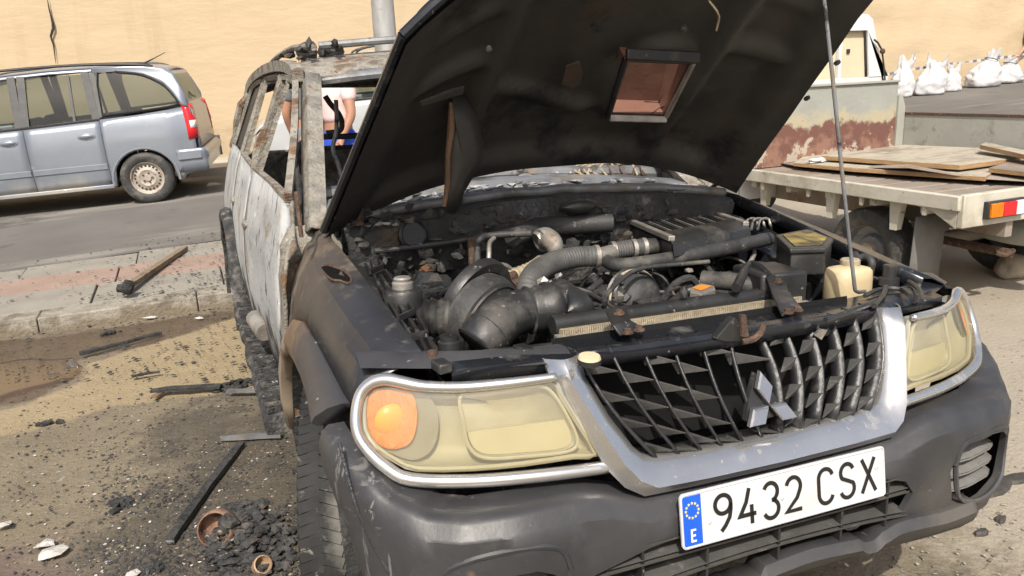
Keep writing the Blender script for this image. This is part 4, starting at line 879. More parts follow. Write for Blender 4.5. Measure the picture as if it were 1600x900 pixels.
for k in range(70):
    q = A(random.uniform(560, 720), random.uniform(372, 420), 'z', random.uniform(.96, 1.01)); mbk.blob(q, (random.uniform(.008, .03), random.uniform(.008, .03), random.uniform(.006, .016)), k+50, 1, .45)
for k in range(60):
    q = A(random.uniform(545, 640), random.uniform(322, 352), 'z', random.uniform(1.10, 1.13)); mbk.blob(q, (random.uniform(.006, .022), random.uniform(.006, .02), random.uniform(.004, .012)), k+90, 1, .45)
tag(mbk.build('burnt_residue', m_ash, car, smooth=30), None, None, kind='stuff')
MB().loft([[A(x, y, 'z', z) for x, y in ((545,415),(600,385),(690,365),(720,372))] for z in (.99, .90)]+[[A(x, y+34, 'z', .90) for x, y in ((545,415),(600,400),(690,385),(720,392))]]).build('strut_tower', m_soot, car)
for k in range(7):
    a = A(random.uniform(600, 1080), random.uniform(285, 305), 'z', 1.15); MB().prism([a, a+Vector((.05, .01, .004)), a+Vector((.04, .04, .0)), a+Vector((-.01, .035, .006))], (0, 0, .003)).build('cowl_flake', random.choice([m_bsteel, m_ash]), car, smooth=0)
lip = []
for x in frange(-.66, .68, 30): lip.append(Vector((x, 1.045+.006*noise.noise(Vector((x*8, 0, 0))), 1.118+.05*(1-(x/.68)**2)+.005*noise.noise(Vector((x*11, 5, 0))))))
MB().tube(lip, .016, 8, 2, flat=1).build('cowl_lip', m_bsteel, car, smooth=60)
mbk = MB()
for k in range(150):
    x = random.uniform(-.66, -.15) if k < 100 else random.uniform(-.2, .66); y = random.uniform(1.07, 1.38); mbk.blob((x, y, 1.125+.05*(1-(x/.70)**2)+random.uniform(-.004, .008)), (random.uniform(.006,.03), random.uniform(.006,.024), random.uniform(.002,.007)), k, 1, .4)
tag(mbk.build('ash_layer', M('pale ash layer', [(.46,.45,.43),(.26,.26,.26),(.08,.075,.07)], 16, .95, 0, .8, 60, stops=(.40,.62)), car, smooth=30), None, None, kind='stuff')
for k in range(80):
    mb_ = MB(); q = A(random.uniform(780, 1130), random.uniform(385, 480), 'z', random.uniform(.90, .985)); mb_.blob(q, (random.uniform(.008,.022), random.uniform(.008,.022), random.uniform(.006,.016)), k, 1, .4)
    mb_.build('fitting', random.choice([m_rust, m_alu, m_black, m_soot, m_rubber, m_bsteel]), car, smooth=25)
bs = MB().lathe(A(645, 366, 'y', .985), (.1, -1, .2), [(.045,-.02),(.045,.004),(.038,.010),(.034,.006),(.001,.006)], 24).build('firewall_grommet', m_black, car, smooth=40)
MB().tube([A(585, 392, 'y', .97), A(660, 384, 'y', .975), A(740, 372, 'y', .98), A(820, 352, 'y', .98)], .008, 8, 4).build('firewall_pipe', m_rubber, car)
MB().bar(A(738, 372, 'y', .96), A(742, 436, 'y', .90), .03, .012, (0, 1, 0)).build('firewall_bracket', m_rust, car, bev=.002)
MB().blob(A(905, 322, 'y', .96), (.07, .03, .022), 4, 2, .1).build('wiper_motor', m_black, car)
mbk = MB(); rs_w = random.Random(5)
for k in range(90):
    p = A(rs_w.uniform(560, 1100), rs_w.uniform(318, 400), 'y', .985); mbk.blob(p, (rs_w.uniform(.006,.03), .006, rs_w.uniform(.004,.018)), k, 1, .5)
tag(mbk.build('charred_insulation', m_ash, car, smooth=30), None, None, kind='stuff')
# wiper linkage and dash remains behind the cowl
MB().tube([A(808,280,'y',1.40), A(822,276,'y',1.38), A(838,284,'y',1.32), A(852,298,'y',1.24)], [.010,.013,.013,.012], 10, 4).build('wiper_linkage', m_alu, car)
for x in (664, 703, 760, 852): MB().tube([A(x, 290, 'y', 1.55), A(x-3, 258, 'y', 1.6)], .007, 6, 0).build('dash_strut', m_bsteel, car)
MB().tube([Vector((-.68, 1.5, 1.15)), Vector((0, 1.52, 1.19)), Vector((.7, 1.5, 1.16))], .03, 8, 5).build('dash_beam', m_bsteel, car)
MB().box((.0, 1.72, 1.0), (1.3, .3, .22)).build('dashboard_remains', m_soot, car, bev=.03)
for k in range(14):
    x = random.uniform(.3, .62); MB().tube([(x, 1.45, 1.16), (x+random.uniform(-.05,.05), 1.5, 1.20), (x+random.uniform(.02,.12), 1.52, 1.21), (x+.12, 1.5, 1.17)], .004, 5, 3).build('bare_wire', m_fin if k % 2 else m_rust, car)
# --- cabin ---
def SX(y, z):
    b = interp(z, [.42, .55, .75, .95, 1.17, 1.60], [.79, .82, .842, .832, .782, .600])
    return b+(.03*sstep(1.4, 2.4, y) if z < 1.17 else lerp(.03, .05, min(1, (z-1.17)/.43))*sstep(1.4, 2.6, y))
def belt(y): return 1.162+.036*(y-1.3)
def sill(y): return .47 if y < 2.9 else interp(y, frange(2.9, 4.02, 12), [.42+.50*math.sin(math.pi*k/12)**.6 for k in range(13)])
for s in (-1, 1):
    Sd = lambda l, z, s=s: Vector((s*SX(l, z), l, z))
    d1 = panel('front_door', frange(1.235, 2.375, 10), lambda y: .47, lambda y: belt(y) if y > 1.3 else 1.10, Sd, m_door if s < 0 else m_burnt, car, 9, .02)
    d2 = panel('rear_door', frange(2.385, 3.36, 10), lambda y: .47 if y < 2.95 else interp(y, [2.95, 3.05, 3.2, 3.36], [.47, .62, .80, .88]), belt, Sd, m_door if s < 0 else m_burnt, car, 9, .02)
    qp = panel('rear_quarter', frange(3.37, 4.42, 12), lambda y: interp(y, [3.37, 3.55, 3.8, 3.93, 4.0, 4.05, 4.42], [.88, .89, .82, .70, .58, .50, .50]), lambda y: belt(y)+.0, Sd, m_door if s < 0 else m_burnt, car, 9, .02)
    if s < 0: d1['label'] = 'front door burnt to white ash'; d2['label'] = 'rear door burnt to white ash'
    def fb_(par, name, yz, w, mat, flat=.55):
        P = [Vector((s*SX(y, z), y, z)) for y, z in yz]
        return MB().tube(P, w*1.25, 4, 4).build(name, mat, par, smooth=30)
    fb_(d1, 'window_frame', [(1.32,1.175),(1.62,1.345),(1.90,1.505),(1.98,1.548),(2.06,1.568),(2.22,1.588),(2.33,1.592),(2.345,1.56),(2.355,1.38),(2.365,1.21)], .0135, m_burnt)
    fb_(d1, 'belt_moulding', [(1.33,1.168),(1.8,1.185),(2.36,1.205)], .013, m_burnt)
    fb_(d2, 'window_frame', [(2.415,1.21),(2.41,1.40),(2.405,1.56),(2.42,1.598),(2.8,1.618),(3.15,1.624),(3.22,1.60),(3.28,1.42),(3.34,1.245)], .0125, m_burnt)
    fb_(d2, 'belt_moulding', [(2.40,1.206),(2.9,1.225),(3.35,1.242)], .013, m_burnt)
    for (y0, y1, n_) in ((2.30, 2.27, 1),): fb_(d1, 'sash_guide', [(2.20,1.21),(2.17,1.585)], .010, m_burnt)
    fb_(d2, 'sash_guide', [(3.10,1.24),(3.05,1.62)], .012, m_burnt)
    fb_(qp, 'window_frame', [(3.42,1.25),(3.36,1.45),(3.31,1.60),(3.36,1.63),(3.8,1.63),(4.05,1.61),(4.18,1.45),(4.25,1.27)], .0135, m_burnt)
    def pane(par, yz): 
        P = [Vector((s*(SX(y, z)-.012), y, z)) for y, z in yz]; c = sum(P, Vector())/len(P); n = len(P)
        return mesh('sooty_glass', P+[c], [[i, (i+1) % n, n] for i in range(n)], M('sooted glass', [.008, .02], 6, .5, 0, .3, 30) if 'sooted glass' not in bpy.data.materials else bpy.data.materials['sooted glass'], par)
    pane(qp, [(3.42,1.25),(3.36,1.45),(3.31,1.60),(3.36,1.63),(3.8,1.63),(4.05,1.61),(4.18,1.45),(4.25,1.27)])
    pane(d2, [(3.34,1.245),(3.28,1.42),(3.22,1.60),(3.06,1.62),(3.10,1.24)])
    MB().blob(Sd(2.28, .98)+Vector((s*.012, 0, 0)), (.014, .06, .022), 2, 2, .2).build('handle', m_burnt, d1)
    MB().blob(Sd(3.25, 1.0)+Vector((s*.012, 0, 0)), (.014, .06, .022), 3, 2, .2).build('handle', m_burnt, d2)
    # A pillar as a broad folded strip, B pillar, rails
    rows = []
    for t in frange(0, 1, 9):
        y = lerp(1.20, 2.02, t); z = lerp(1.075, 1.575, t)-.02*math.sin(math.pi*t)*0
        o = Vector((s*(lerp(.745, .603, t)), y, z)); i_ = Vector((s*(lerp(.692, .545, t)), y-.02, z+.012)); k = .018*noise.noise(Vector((0, t*7, 2)))
        rows.append([o+Vector((0, .09, -.01)), o, o.lerp(i_, .35)+Vector((-s*-.012, -.02, .012+k)), o.lerp(i_, .6)+Vector((0, -.012, .004)), i_, i_+Vector((s*.012, .05, -.015))])
    MB().loft(rows).build('windscreen_pillar', m_burnt, car, solid=.01, off=0, smooth=60)
    fb_(car, 'door_pillar', [(2.375,.5),(2.375,1.2),(2.365,1.4),(2.36,1.60)], .020, m_burnt)
    fb_(car, 'roof_rail', [(1.98,1.578),(2.1,1.612),(2.4,1.645),(3.2,1.668),(4.1,1.645),(4.3,1.52),(4.42,1.25)], .025, m_burnt)
for s in (-1, 1):                             # where the pillar spreads into the wing
    rows = []
    for y, z0, z1 in ((1.12, .80, 1.045), (1.18, .70, 1.07), (1.24, .62, 1.10), (1.30, .62, 1.15), (1.36, .70, 1.18)):
        rows.append([Vector((s*(SX(y, lerp(z0, z1, k/6))+.007-.02*(k == 6)+.006*noise.noise(Vector((y*20, k*1.3, s))))  , y, lerp(z0, z1, k/6))) for k in range(7)])
    MB().loft(rows).build('pillar_base', m_burnt, car, solid=.01, smooth=50)
    MB().loft([[Vector((s*x, 1.165+.02*k, z)) for k, x in enumerate((.835, .78, .72, .64))] for z in (.5, .7, .85, .98, 1.045)]+[[Vector((s*x, 1.22+.02*k, 1.09)) for k, x in enumerate((.80, .76, .71, .64))]]).build('cowl_side', m_burnt, car, smooth=50)
# roof skin, header, rear frame
rows = []
for y in [1.985, 2.0, 2.04, 2.12, 2.3, 2.6, 3.0, 3.4, 3.8, 4.15]:
    zc = interp(y, [1.985, 2.04, 2.15, 2.4, 3.0, 4.15], [1.600, 1.645, 1.690, 1.722, 1.75, 1.715]); zs = interp(y, [1.985, 2.04, 2.3, 3, 4.15], [1.572, 1.606, 1.648, 1.675, 1.655])
    rows.append([Vector((x*.60, y+.05*(1-abs(x))*-(1 if y < 2.1 else 0), lerp(zs, zc, 1-x*x)+.008*noise.noise(Vector((x*4, y*5, 1))))) for x in frange(-1, 1, 22)])
MB().loft(rows).build('roof', m_burnt, car, solid=.012, smooth=60)
MB().tube([Vector((-.55,2.005,1.562)), Vector((-.28,1.97,1.588)), Vector((0,1.96,1.594)), Vector((.28,1.97,1.588)), Vector((.55,2.005,1.562))], .026, 8, 4, flat=.8).build('windscreen_header', m_bsteel, car)
MB().tube([Vector((-.50,2.25,1.715)), Vector((0,2.22,1.748)), Vector((.5,2.25,1.715))], .016, 8, 4).build('roof_bar', m_bsteel, car)
MB().tube([Vector((-.54,2.15,1.70)), Vector((-.565,2.6,1.735)), Vector((-.57,3.4,1.74)), Vector((-.555,4.0,1.72))], .014, 8, 4).build('luggage_rail', m_burnt, car)
mbk = MB()
for k in range(46):
    y = random.uniform(2.1, 3.9); mbk.blob((random.uniform(-.60, -.40), y, 1.70+random.uniform(0, .02)), (random.uniform(.01,.035), random.uniform(.02,.06), random.uniform(.006,.02)), k, 1, .45)
tag(mbk.build('melted_roof_lining', m_ash, car, smooth=30), None, None, kind='stuff')
MB().box((0, 4.40, .86), (1.56, .05, .72)).build('tailgate', m_burnt, car, bev=.02)
MB().tube([Vector((-.76,4.42,1.24)), Vector((-.64,4.2,1.60)), Vector((0,4.18,1.65)), Vector((.64,4.2,1.60)), Vector((.76,4.42,1.24))], .03, 8, 4).build('tailgate_frame', m_burnt, car)
MB().box((0, 2.8, .50), (1.5, 3.2, .04)).build('cabin_floor', m_soot, car, smooth=0)
# seats burnt to their frames
for sx, yy, nm in ((-.36, 2.42, 'seat_frame'), (.36, 2.42, 'seat_frame'), (0, 3.35, 'bench_frame')):
    w2 = .24 if nm == 'seat_frame' else .58; h = 1.30 if nm == 'seat_frame' else 1.22
    st_ = MB().tube([(sx-w2, yy-.02, .78), (sx-w2, yy+.10, 1.05), (sx-w2+.03, yy+.18, h), (sx, yy+.19, h+.03), (sx+w2-.03, yy+.18, h), (sx+w2, yy+.10, 1.05), (sx+w2, yy-.02, .78)], .014, 8, 4).build(nm, m_soot, car)
    MB().box((sx, yy-.25, .76), (w2*2, .5, .10)).build('seat_base', m_soot, st_, bev=.02)
    MB().loft([[Vector((sx+x*w2*.95, yy+.06+.12*t, .8+t*(h-.98)+.03*noise.noise(Vector((x*3, t*4, sx))))) for x in frange(-1, 1, 8)] for t in frange(0, 1, 6)]).build('seat_springs', m_soot, st_, solid=.02)
MB().tube([A(x, y, 'y', 2.55) for x, y in [(508,150),(516,162),(528,176),(534,190),(531,204),(510,208)]], .013, 8, 4).build('headrest_bar', m_soot, car)
MB().tube([A(x, y, 'y', 2.4) for x, y in [(525,156),(526,185),(525,208),(520,232),(528,255),(534,280)]], .010, 8, 3).build('seat_belt_post', m_bsteel, car)
MB().tube([Vector((.36+.17*math.cos(a), 1.9+.05*math.sin(a), 1.12+.17*math.sin(a))) for a in frange(0, 6.283, 18)], .010, 6, 0, cap=False).build('steering_wheel', m_soot, car)
# running boards and rear flares
m_rb = M('melted black rubber and ash', [.02, .045, (.14,.13,.115)], 16, .8, 0, .9, 50, stops=(.40,.66), layers=[(.45, 22, .63, .69, .95), ((.15,.09,.05), 8, .62, .70, .9)])
for s in (-1, 1):
    rows = []
    for y in frange(1.27, 2.98, 34):
        j = .018*noise.noise(Vector((y*7, s, 1))); k = .02*noise.noise(Vector((y*5, s, 4)))
        rows.append([Vector((s*.79, y, .50)), Vector((s*(.85+k*.3), y, .485+j)), Vector((s*(.905+k*.5), y, .475+j)), Vector((s*(.925+k*.5), y, .45+j)), Vector((s*(.915+k), y, .415)), Vector((s*.80, y, .40))])
    rbm = MB().loft(rows); rbm.F += [list(range(6)), [len(rbm.V)-6+i for i in range(6)]]; rb = rbm.build('running_board', m_rb, car, smooth=50)
    tr = MB()
    for y in frange(1.30, 2.95, 60): tr.box((s*(.87+.01*noise.noise(Vector((y*6, 0, s)))), y, .490+.016*noise.noise(Vector((y*7, s, 1)))), (.085, .012, .014), random.uniform(-.15, .15))
    tag(tr.build('tread_strip', m_rb, rb, smooth=0), None, None, kind='stuff')
    if s < 0: MB().tube([A(398,497,'y',2.0), A(414,520,'y',1.85)], .035, 12, 0).build('step_bracket', m_alu, car)
    rows = []
    for a in frange(-8, 188, 22):
        r_ = math.radians(a); cy, cz2 = 3.46, .42
        P = [(.845, .50), (.90, .515), (.93, .50), (.925, .455), (.84, .44)]
        rows.append([Vector((s*(x+.012*noise.noise(Vector((a*.05, x*9, s)))), cy-math.cos(r_)*R2*1.02, cz2+math.sin(r_)*R2*1.02)) for x, R2 in P])
    MB().loft(rows).build('rear_arch_flare', m_rb if s < 0 else m_graph, car, smooth=50, solid=.004)
MB().tube([A(x, y, 'x', -.80) for x, y in [(462,300),(466,330),(471,370)]], .006, 6, 2).build('loose_trim', m_rust, car)
# side sills and chassis rails
for s in (-1, 1): MB().bar((s*.80, 1.25, .44), (s*.80, 2.98, .44), .06, .08).build('sill', m_burnt if s < 0 else m_graph, car, bev=.01)
for s in (-1, 1): MB().bar((s*.42, -.0, .46), (s*.42, 4.3, .46), .08, .12).build('chassis_rail', m_soot, car)
# --- wheels ---
def tyre_parts(root, r, wd, rim_r, mt, mr, lugs=True, rusty=False):
    t = MB().lathe((0,0,0), (1,0,0), [(rim_r, -wd*.42), (rim_r+.02, -wd*.5), ((r+rim_r)/2, -wd*.54), (r-.03, -wd*.5), (r-.008, -wd*.40), (r-.004, 0), (r-.008, wd*.40), (r-.03, wd*.5), ((r+rim_r)/2, wd*.54), (rim_r+.02, wd*.5), (rim_r, wd*.42)], 56).build('tyre', mt, root, smooth=50)
    if lugs:
        lg = MB(); n_ = 84
        for k in range(n_):
            a = 2*math.pi*k/n_
            for c, ww, sk in ((-.40,.17,.25),(-.20,.16,-.35),(0,.14,.3),(.20,.16,-.35),(.40,.17,.25)):
                aa = a+(.05 if c in (-.2,.2) else 0); m = Matrix.Rotation(aa, 3, 'X') @ Matrix.Rotation(sk, 3, 'Z')
                rr = r-.003-(.008 if abs(c) > .3 else 0)
                lg.box((c*wd, -math.sin(aa)*rr, math.cos(aa)*rr), (wd*(ww+.03), .0245, .007), M=m)
        tag(lg.build('tread_block', mt, t, smooth=0), None, None, kind='stuff')
    rim = MB().lathe((0,0,0), (1,0,0), [(rim_r, -wd*.44), (rim_r*.96, -wd*.40), (rim_r*.92, -wd*.2), (rim_r*.92, wd*.3), (rim_r, wd*.44)], 40).build('rim', mr, root, smooth=50)
    return t, rim
def spokes(rim, n, r, x, mat):
    for k in range(n):
        a = 2*math.pi*k/n; MB().bar((x, .05*math.cos(a), .05*math.sin(a)), (x-.012, r*.93*math.cos(a), r*.93*math.sin(a)), .05, .03, (1, 0, 0)).build('spoke', mat, rim, bev=.006)
    MB().lathe((x-.02, 0, 0), (1, 0, 0), [(.001,0),(.05,0),(.075,.03)], 20).build('hub', mat, rim)
wh = empty('wheel'); wh.parent = car
t_, rim_ = tyre_parts(wh, .37, .25, .215, m_tyre, m_alu); spokes(rim_, 6, .215, -.08, m_alu)
wh.location = (-.72, .745, .372); wh.rotation_euler = (0, 0, math.radians(-13))
for i, (x, y, z, a) in enumerate([(.72, .745, .372, math.radians(180-13)), (-.735, 3.46, .43, 0), (.735, 3.46, .44, math.pi)]):
    o = copy_tree(wh, car); o.location = (x, y, z); o.rotation_euler = (0, 0, a)
# ---------------- silver estate cars ----------------
m_silver = M('silver car paint', [(.215,.24,.28),(.245,.27,.31)], 2, .32, .35, 0, layers=[((.34,.31,.26), 1.2, .55, .8, .6, 'z', .7, .15, .5), ((.28,.27,.25), 8, .62, .75, .6)], coat=.4, rvar=.06)
m_whitec = M('pale car paint', [(.40,.41,.42),(.44,.45,.46)], 2, .3, .1, 0, coat=.4)
m_trimb = M('black car trim', [.018, .028], 6, .5, 0, .1, 50)
m_bumpg = M('grey rubbing strip', [(.17,.19,.22),(.20,.22,.25)], 4, .5, 0, .1, 50)
m_glass = M('car window glass', [(.02,.025,.03)], 3, .03, 0, spec=.7, trans=.60, alpha=(.80,.88,.82), rvar=.01)
m_red_l = M('red tail lamp', [(.55,.015,.02),(.48,.01,.015)], 8, .15, 0)
m_clear = M('clear lamp', [(.75,.72,.68)], 8, .15, 0)
m_hub = M('rusty steel wheel', [(.33,.29,.25),(.40,.36,.31)], 9, .6, .2, .3, 40, layers=[((.20,.11,.06), 10, .55, .65, .9)])
m_int = M('dark car interior', [.025, .04], 5, .9)
def zx(z): return interp(z, [.18, .30, .55, .80, .98, 1.30, 1.58], [.80, .845, .868, .862, .835, .735, .62])
def estate(paint, label, group=None):
    r = empty('estate_car', (0,0,0), label, 'car', group)
    # local: +x to the tail, near side is y = -.87, rear axle at x = 0
    hood = lambda x: interp(x, [-3.45, -3.3, -2.9, -2.35], [.62, .80, .93, 1.02])
    bel = lambda x: interp(x, [-2.35, -1.0, 0, .55, .74], [1.01, 1.035, 1.075, 1.12, 1.13])
    def arch(x, c, rad=.365, b=.24):
        d = abs(x-c); return .30+math.sqrt(rad*rad-d*d) if d < rad*.985 else b
    bot = lambda x: max(arch(x, 0), arch(x, -2.69)) if x < .45 else interp(x, [.45, .8], [.30, .36])
    for s in (-1, 1):
        Sd = lambda l, z, s=s: Vector((l, s*(zx(z)-.10*sstep(-2.9, -3.6, l)*1-.05*sstep(.3, .8, l)), z))
        sd_ = r
        panel('rear_quarter', sorted(frange(-.36, .36, 26)+frange(.39, .74, 6)+[-.40]), bot, bel, Sd, paint, r, 9, .02, smooth=50)
        d2 = panel('rear_door', frange(-1.245, -.406, 10)if True else 0, lambda x: .27, bel, Sd, paint, r, 9, .02)
        d1 = panel('front_door', frange(-2.27, -1.252, 10), lambda x: .27, bel, Sd, paint, r, 9, .02)
        panel('front_wing', sorted(frange(-3.055, -2.325, 26)+[-2.30, -3.1, -3.25, -3.4]), bot, lambda x: hood(x) if x < -2.35 else 1.0, Sd, paint, r, 9, .02, smooth=50)
        for d, a, b in ((d2, -1.245, -.406), (d1, -2.27, -1.252)):
            h_ = MB().blob((b-.17, s*.872, .885), (.085, .022, .03), 1, 2, .03).build('handle', paint, d); MB().blob((b-.17, s*.868, .880), (.105, .012, .045), 1, 2, .02).build('handle_recess', m_bumpg, d)
            MB().loft([[Vector((x, s*(zx(z)+o_), z)) for x in frange(a+.01, b-.01, 6)] for z, o_ in ((.545, .0), (.535, .022), (.475, .022), (.462, 0))]).build('rubbing_strip', m_bumpg, d)
            # a window: seal, pane and frame
            top = 1.60; rows = [[Vector((x, s*(zx(z)-.012), z)) for x in (a+.06, (a+b)/2, b-.05)] for z in frange(bel(a)+.02, top, 5)]
            MB().loft(rows).build('window', m_glass, d)
            for p, q in (((a+.03, bel(a)), (a+.05, top+.02)), ((b-.03, bel(b)), (b-.05 if d is d1 else b-.09, top+.02))): MB().bar((p[0], s*zx(p[1]), p[1]), (q[0], s*zx(q[1]), q[1]), .085, .03, (0, 1, 0)).build('window_pillar', m_trimb, d)
            MB().bar((a, s*(zx(bel(a))+.004), bel(a)+.005), (b, s*(zx(bel(b))+.004), bel(b)+.005), .03, .03).build('belt_seal', m_trimb, d, bev=.006)
            if d is d2: MB().bar((b-.27, s*zx(1.06), 1.06), (b-.28, s*zx(1.6), 1.6), .03, .02, (0, 1, 0)).build('window_bar', m_trimb, d)
        # quarter window
        q = [(-.37,1.10),(-.36,1.595),(-.10,1.585),(.16,1.53),(.40,1.38),(.56,1.20),(.53,1.155),(.1,1.12)]
        qo = [Vector((x, s*(zx(z)-.004), z)) for x, z in q]; cc = Vector((.05, s*(zx(1.33)-.004), 1.33))
        qw = mesh('quarter_window', qo+[cc], [[i, (i+1) % len(qo), len(qo)] for i in range(len(qo))], m_glass, r)
        MB().tube(qo+[qo[0]], .026, 6, 3, cap=False, flat=.6).build('window_seal', m_trimb, qw)
        MB().bar((-.40, s*zx(1.08), 1.08), (-.42, s*zx(1.6), 1.6), .07, .03, (0, 1, 0)).build('window_pillar', m_trimb, qw)
        # panel above the quarter window, tail pillar
        rows = []
        for x, zl, zh in ((-.42,1.60,1.66),(-.1,1.60,1.655),(.16,1.545,1.64),(.38,1.42,1.61),(.52,1.28,1.56),(.60,1.16,1.44),(.70,1.12,1.25)): rows.append([Vector((x+.0*k, s*(zx(lerp(zl, zh, k/5))-.03*sstep(.4, .8, x)), lerp(zl, zh, k/5))) for k in range(6)])
        MB().loft(rows).build('tail_pillar', paint, r, solid=.02, off=0, smooth=60)
        MB().tube([(-2.0, s*.60, 1.585), (-1.9, s*.62, 1.66), (-1.5, s*.625, 1.70), (-.9, s*.625, 1.712), (-.35, s*.62, 1.70), (.1, s*.61, 1.665), (.28, s*.605, 1.635)], [.012,.016,.016,.016,.018,.03,.012], 8, 4).build('roof_rail', m_trimb, r)
        MB().loft([[Vector((x, s*(zx(z)+o_-.02*sstep(.5, .85, x)), z)) for x in frange(.42, .80, 5)] for z, o_ in ((.60, .0), (.59, .018), (.50, .018), (.49, 0))]).build('rubbing_strip', m_bumpg, r)
        # tail lamp
        tl = MB().loft([[Vector((x0+dx, s*(zx(z)-.035-dy), z)) for dx, dy in ((-.10, -.022), (0.01, 0), (.055, .05), (.06, .16))] for z, x0 in ((.74, .745), (.85, .745), (.98, .735), (1.10, .715), (1.16, .70))]).build('tail_lamp', m_red_l, r, solid=.02, smooth=40)
        MB().loft([[Vector((x0+dx, s*(zx(z)-.032-dy), z)) for dx, dy in ((-.04, -.012), (.016, .0), (.061, .05))] for z, x0 in ((.87, .745), (.96, .738))]).build('clear_lamp', m_clear, tl, solid=.02)
        for a in (0, -2.69):
            ar = MB(); pts = [(a-.385*math.cos(t), s*.858, .30+.385*math.sin(t)) for t in frange(-.1, math.pi+.1, 16)]; ar.tube(pts, .025, 6, 1, flat=.8).build('arch_lip', paint, r)
            MB().loft([[Vector((a-.37*math.cos(t), s*y, .30+.37*math.sin(t))) for t in frange(-.2, math.pi+.2, 14)] for y in (.84, .5)]).build('wheel_well', m_int, r)
        MB().bar((-2.3, s*.83, .255), (-.38, s*.83, .255), .05, .05).build('sill', paint, r, bev=.01)
        MB().blob((-2.25, s*.98, 1.05), (.06, .10, .07), 1, 2, .05).build('door_mirror', paint, r)
    # roof, tailgate, bonnet, screens, bumpers
    RX = [-2.0, -1.8, -1.4, -.9, -.4, 0, .25, .42, .50]; RZ = [1.55, 1.60, 1.65, 1.672, 1.67, 1.65, 1.625, 1.60, 1.575]
    MB().loft([[Vector((x, y*.63, z+.03*(1-y*y)-.04*(abs(y) > .99)+.0)) for y in frange(-1, 1, 14)] for x, z in zip(RX, RZ)]).build('roof', paint, r, solid=.02, smooth=60)
    tg_ = MB().loft([[Vector((x, y*w_, z)) for y in frange(-1, 1, 10)] for x, z, w_ in ((.44,1.60,.60),(.53,1.55,.63),(.62,1.38,.68),(.70,1.18,.73),(.775,1.08,.75),(.80,.80,.78),(.80,.62,.79))]).build('tailgate', paint, r, solid=.02, smooth=60)
    MB().loft([[Vector((x, y*w_, z)) for y in frange(-1, 1, 8)] for x, z, w_ in ((.555,1.53,.56),(.635,1.38,.60),(.715,1.18,.65))]).build('tailgate_window', m_glass, tg_)
    MB().tube([(.66, -.2, 1.29), (.72, -.25, 1.24), (.74, -.1, 1.22)], .012, 6, 3).build('rear_wiper', m_trimb, tg_)
    MB().loft([[Vector((x, y*.83+(.0), z)) for y in frange(-1, 1, 12)] for x, z in ((.74,.62),(.86,.60),(.90,.55),(.90,.50),(.87,.47),(.86,.36),(.80,.32))]).build('rear_bumper', paint, r, solid=.02, smooth=50)
    for s in (-1, 1): MB().loft([[Vector((x, s*(.855-.02*sstep(.6,.88,x)+(.02 if z > .5 else 0)), z)) for x in frange(.40, .885, 6)] for z in (.62,.58,.55,.50,.46,.34)]).build('bumper_corner', paint, r, solid=.02, smooth=40)
    MB().loft([[Vector((x, y*.80, z+.03*(1-y*y))) for y in frange(-1, 1, 12)] for x, z in ((-2.33,1.01),(-2.7,.96),(-3.1,.88),(-3.35,.78),(-3.47,.66))]).build('bonnet', paint, r, solid=.02, smooth=60)
    MB().loft([[Vector((x+.06*(y*y), y*w_, z)) for y in frange(-1, 1, 10)] for x, z, w_ in ((-2.66,1.02,.74),(-2.3,1.30,.68),(-1.97,1.56,.60))]).build('windscreen', m_glass, r)
    for s in (-1, 1): MB().tube([(-2.55, s*.80, 1.02), (-2.2, s*.725, 1.32), (-1.9, s*.63, 1.57)], .03, 8, 3).build('windscreen_pillar', m_trimb, r)
    MB().loft([[Vector((x+.12*y*y, y*.80, z)) for y in frange(-1, 1, 12)] for x, z in ((-3.45,.66),(-3.53,.56),(-3.53,.36),(-3.46,.24))]).build('front_bumper', paint, r, solid=.02, smooth=50)
    MB().box((-1.3, 0, .32), (3.6, 1.58, .06)).build('floor_pan', m_int, r, smooth=0)
    for x, y in ((-1.55, -.38), (-1.55, .38), (-.55, -.4), (-.55, .4)): 
        MB().box((x, y, .75), (.5, .48, .3)).build('seat', m_int, r, bev=.05); MB().box((x+.28, y, .90), (.14, .46, .46), M=Matrix.Rotation(.2, 3, 'Y')).build('seat_back', m_int, r, bev=.05)
    MB().box((-2.2, 0, .92), (.5, 1.3, .14)).build('dashboard', m_int, r, bev=.04)
    MB().tube([(.12, -.3, 1.67), (.28, -.3, 1.735), (.42, -.3, 1.79)], [.014,.006,.004], 6, 0).build('aerial', m_trimb, r)
    for c_ in r.children_recursive:            # short rear overhang
        if c_.type == 'MESH':
            for v in c_.data.vertices:
                if v.co.x > .37: v.co.x = .37+(v.co.x-.37)*.72
    # wheels
    wz = empty('wheel'); wz.parent = r
    ty = MB().lathe((0,0,0), (0,1,0), [(.19,-.09),(.205,-.105),(.26,-.112),(.30,-.10),(.315,-.08),(.317,0),(.315,.08),(.30,.10),(.26,.112),(.205,.105),(.19,.09)], 48).build('tyre', m_rubber, wz, smooth=40)
    rm = MB().lathe((0,0,0), (0,1,0), [(.198,-.098),(.185,-.092),(.180,-.07),(.165,-.062),(.12,-.075),(.10,-.085),(.07,-.07),(.045,-.07),(.04,-.085),(.001,-.085)], 40).build('rim', m_hub, wz, smooth=30)
    hs = MB()
    for k in range(20): a = 2*math.pi*k/20; hs.lathe((.146*math.cos(a), -.068, .146*math.sin(a)), (0, -1, 0), [(.001, .006), (.0135, .005), (.0135, -.004)], 8)
    hs.build('rim_hole', m_int, rm, smooth=0)
    for k in range(5): a = 2*math.pi*k/5; MB().lathe((.057*math.cos(a), -.085, .057*math.sin(a)), (0, -1, 0), [(.010,-.02),(.010,.004),(.001,.006)], 8).build('wheel_nut', m_rust, rm, smooth=30)
    wz.location = (0, -.76, .315)
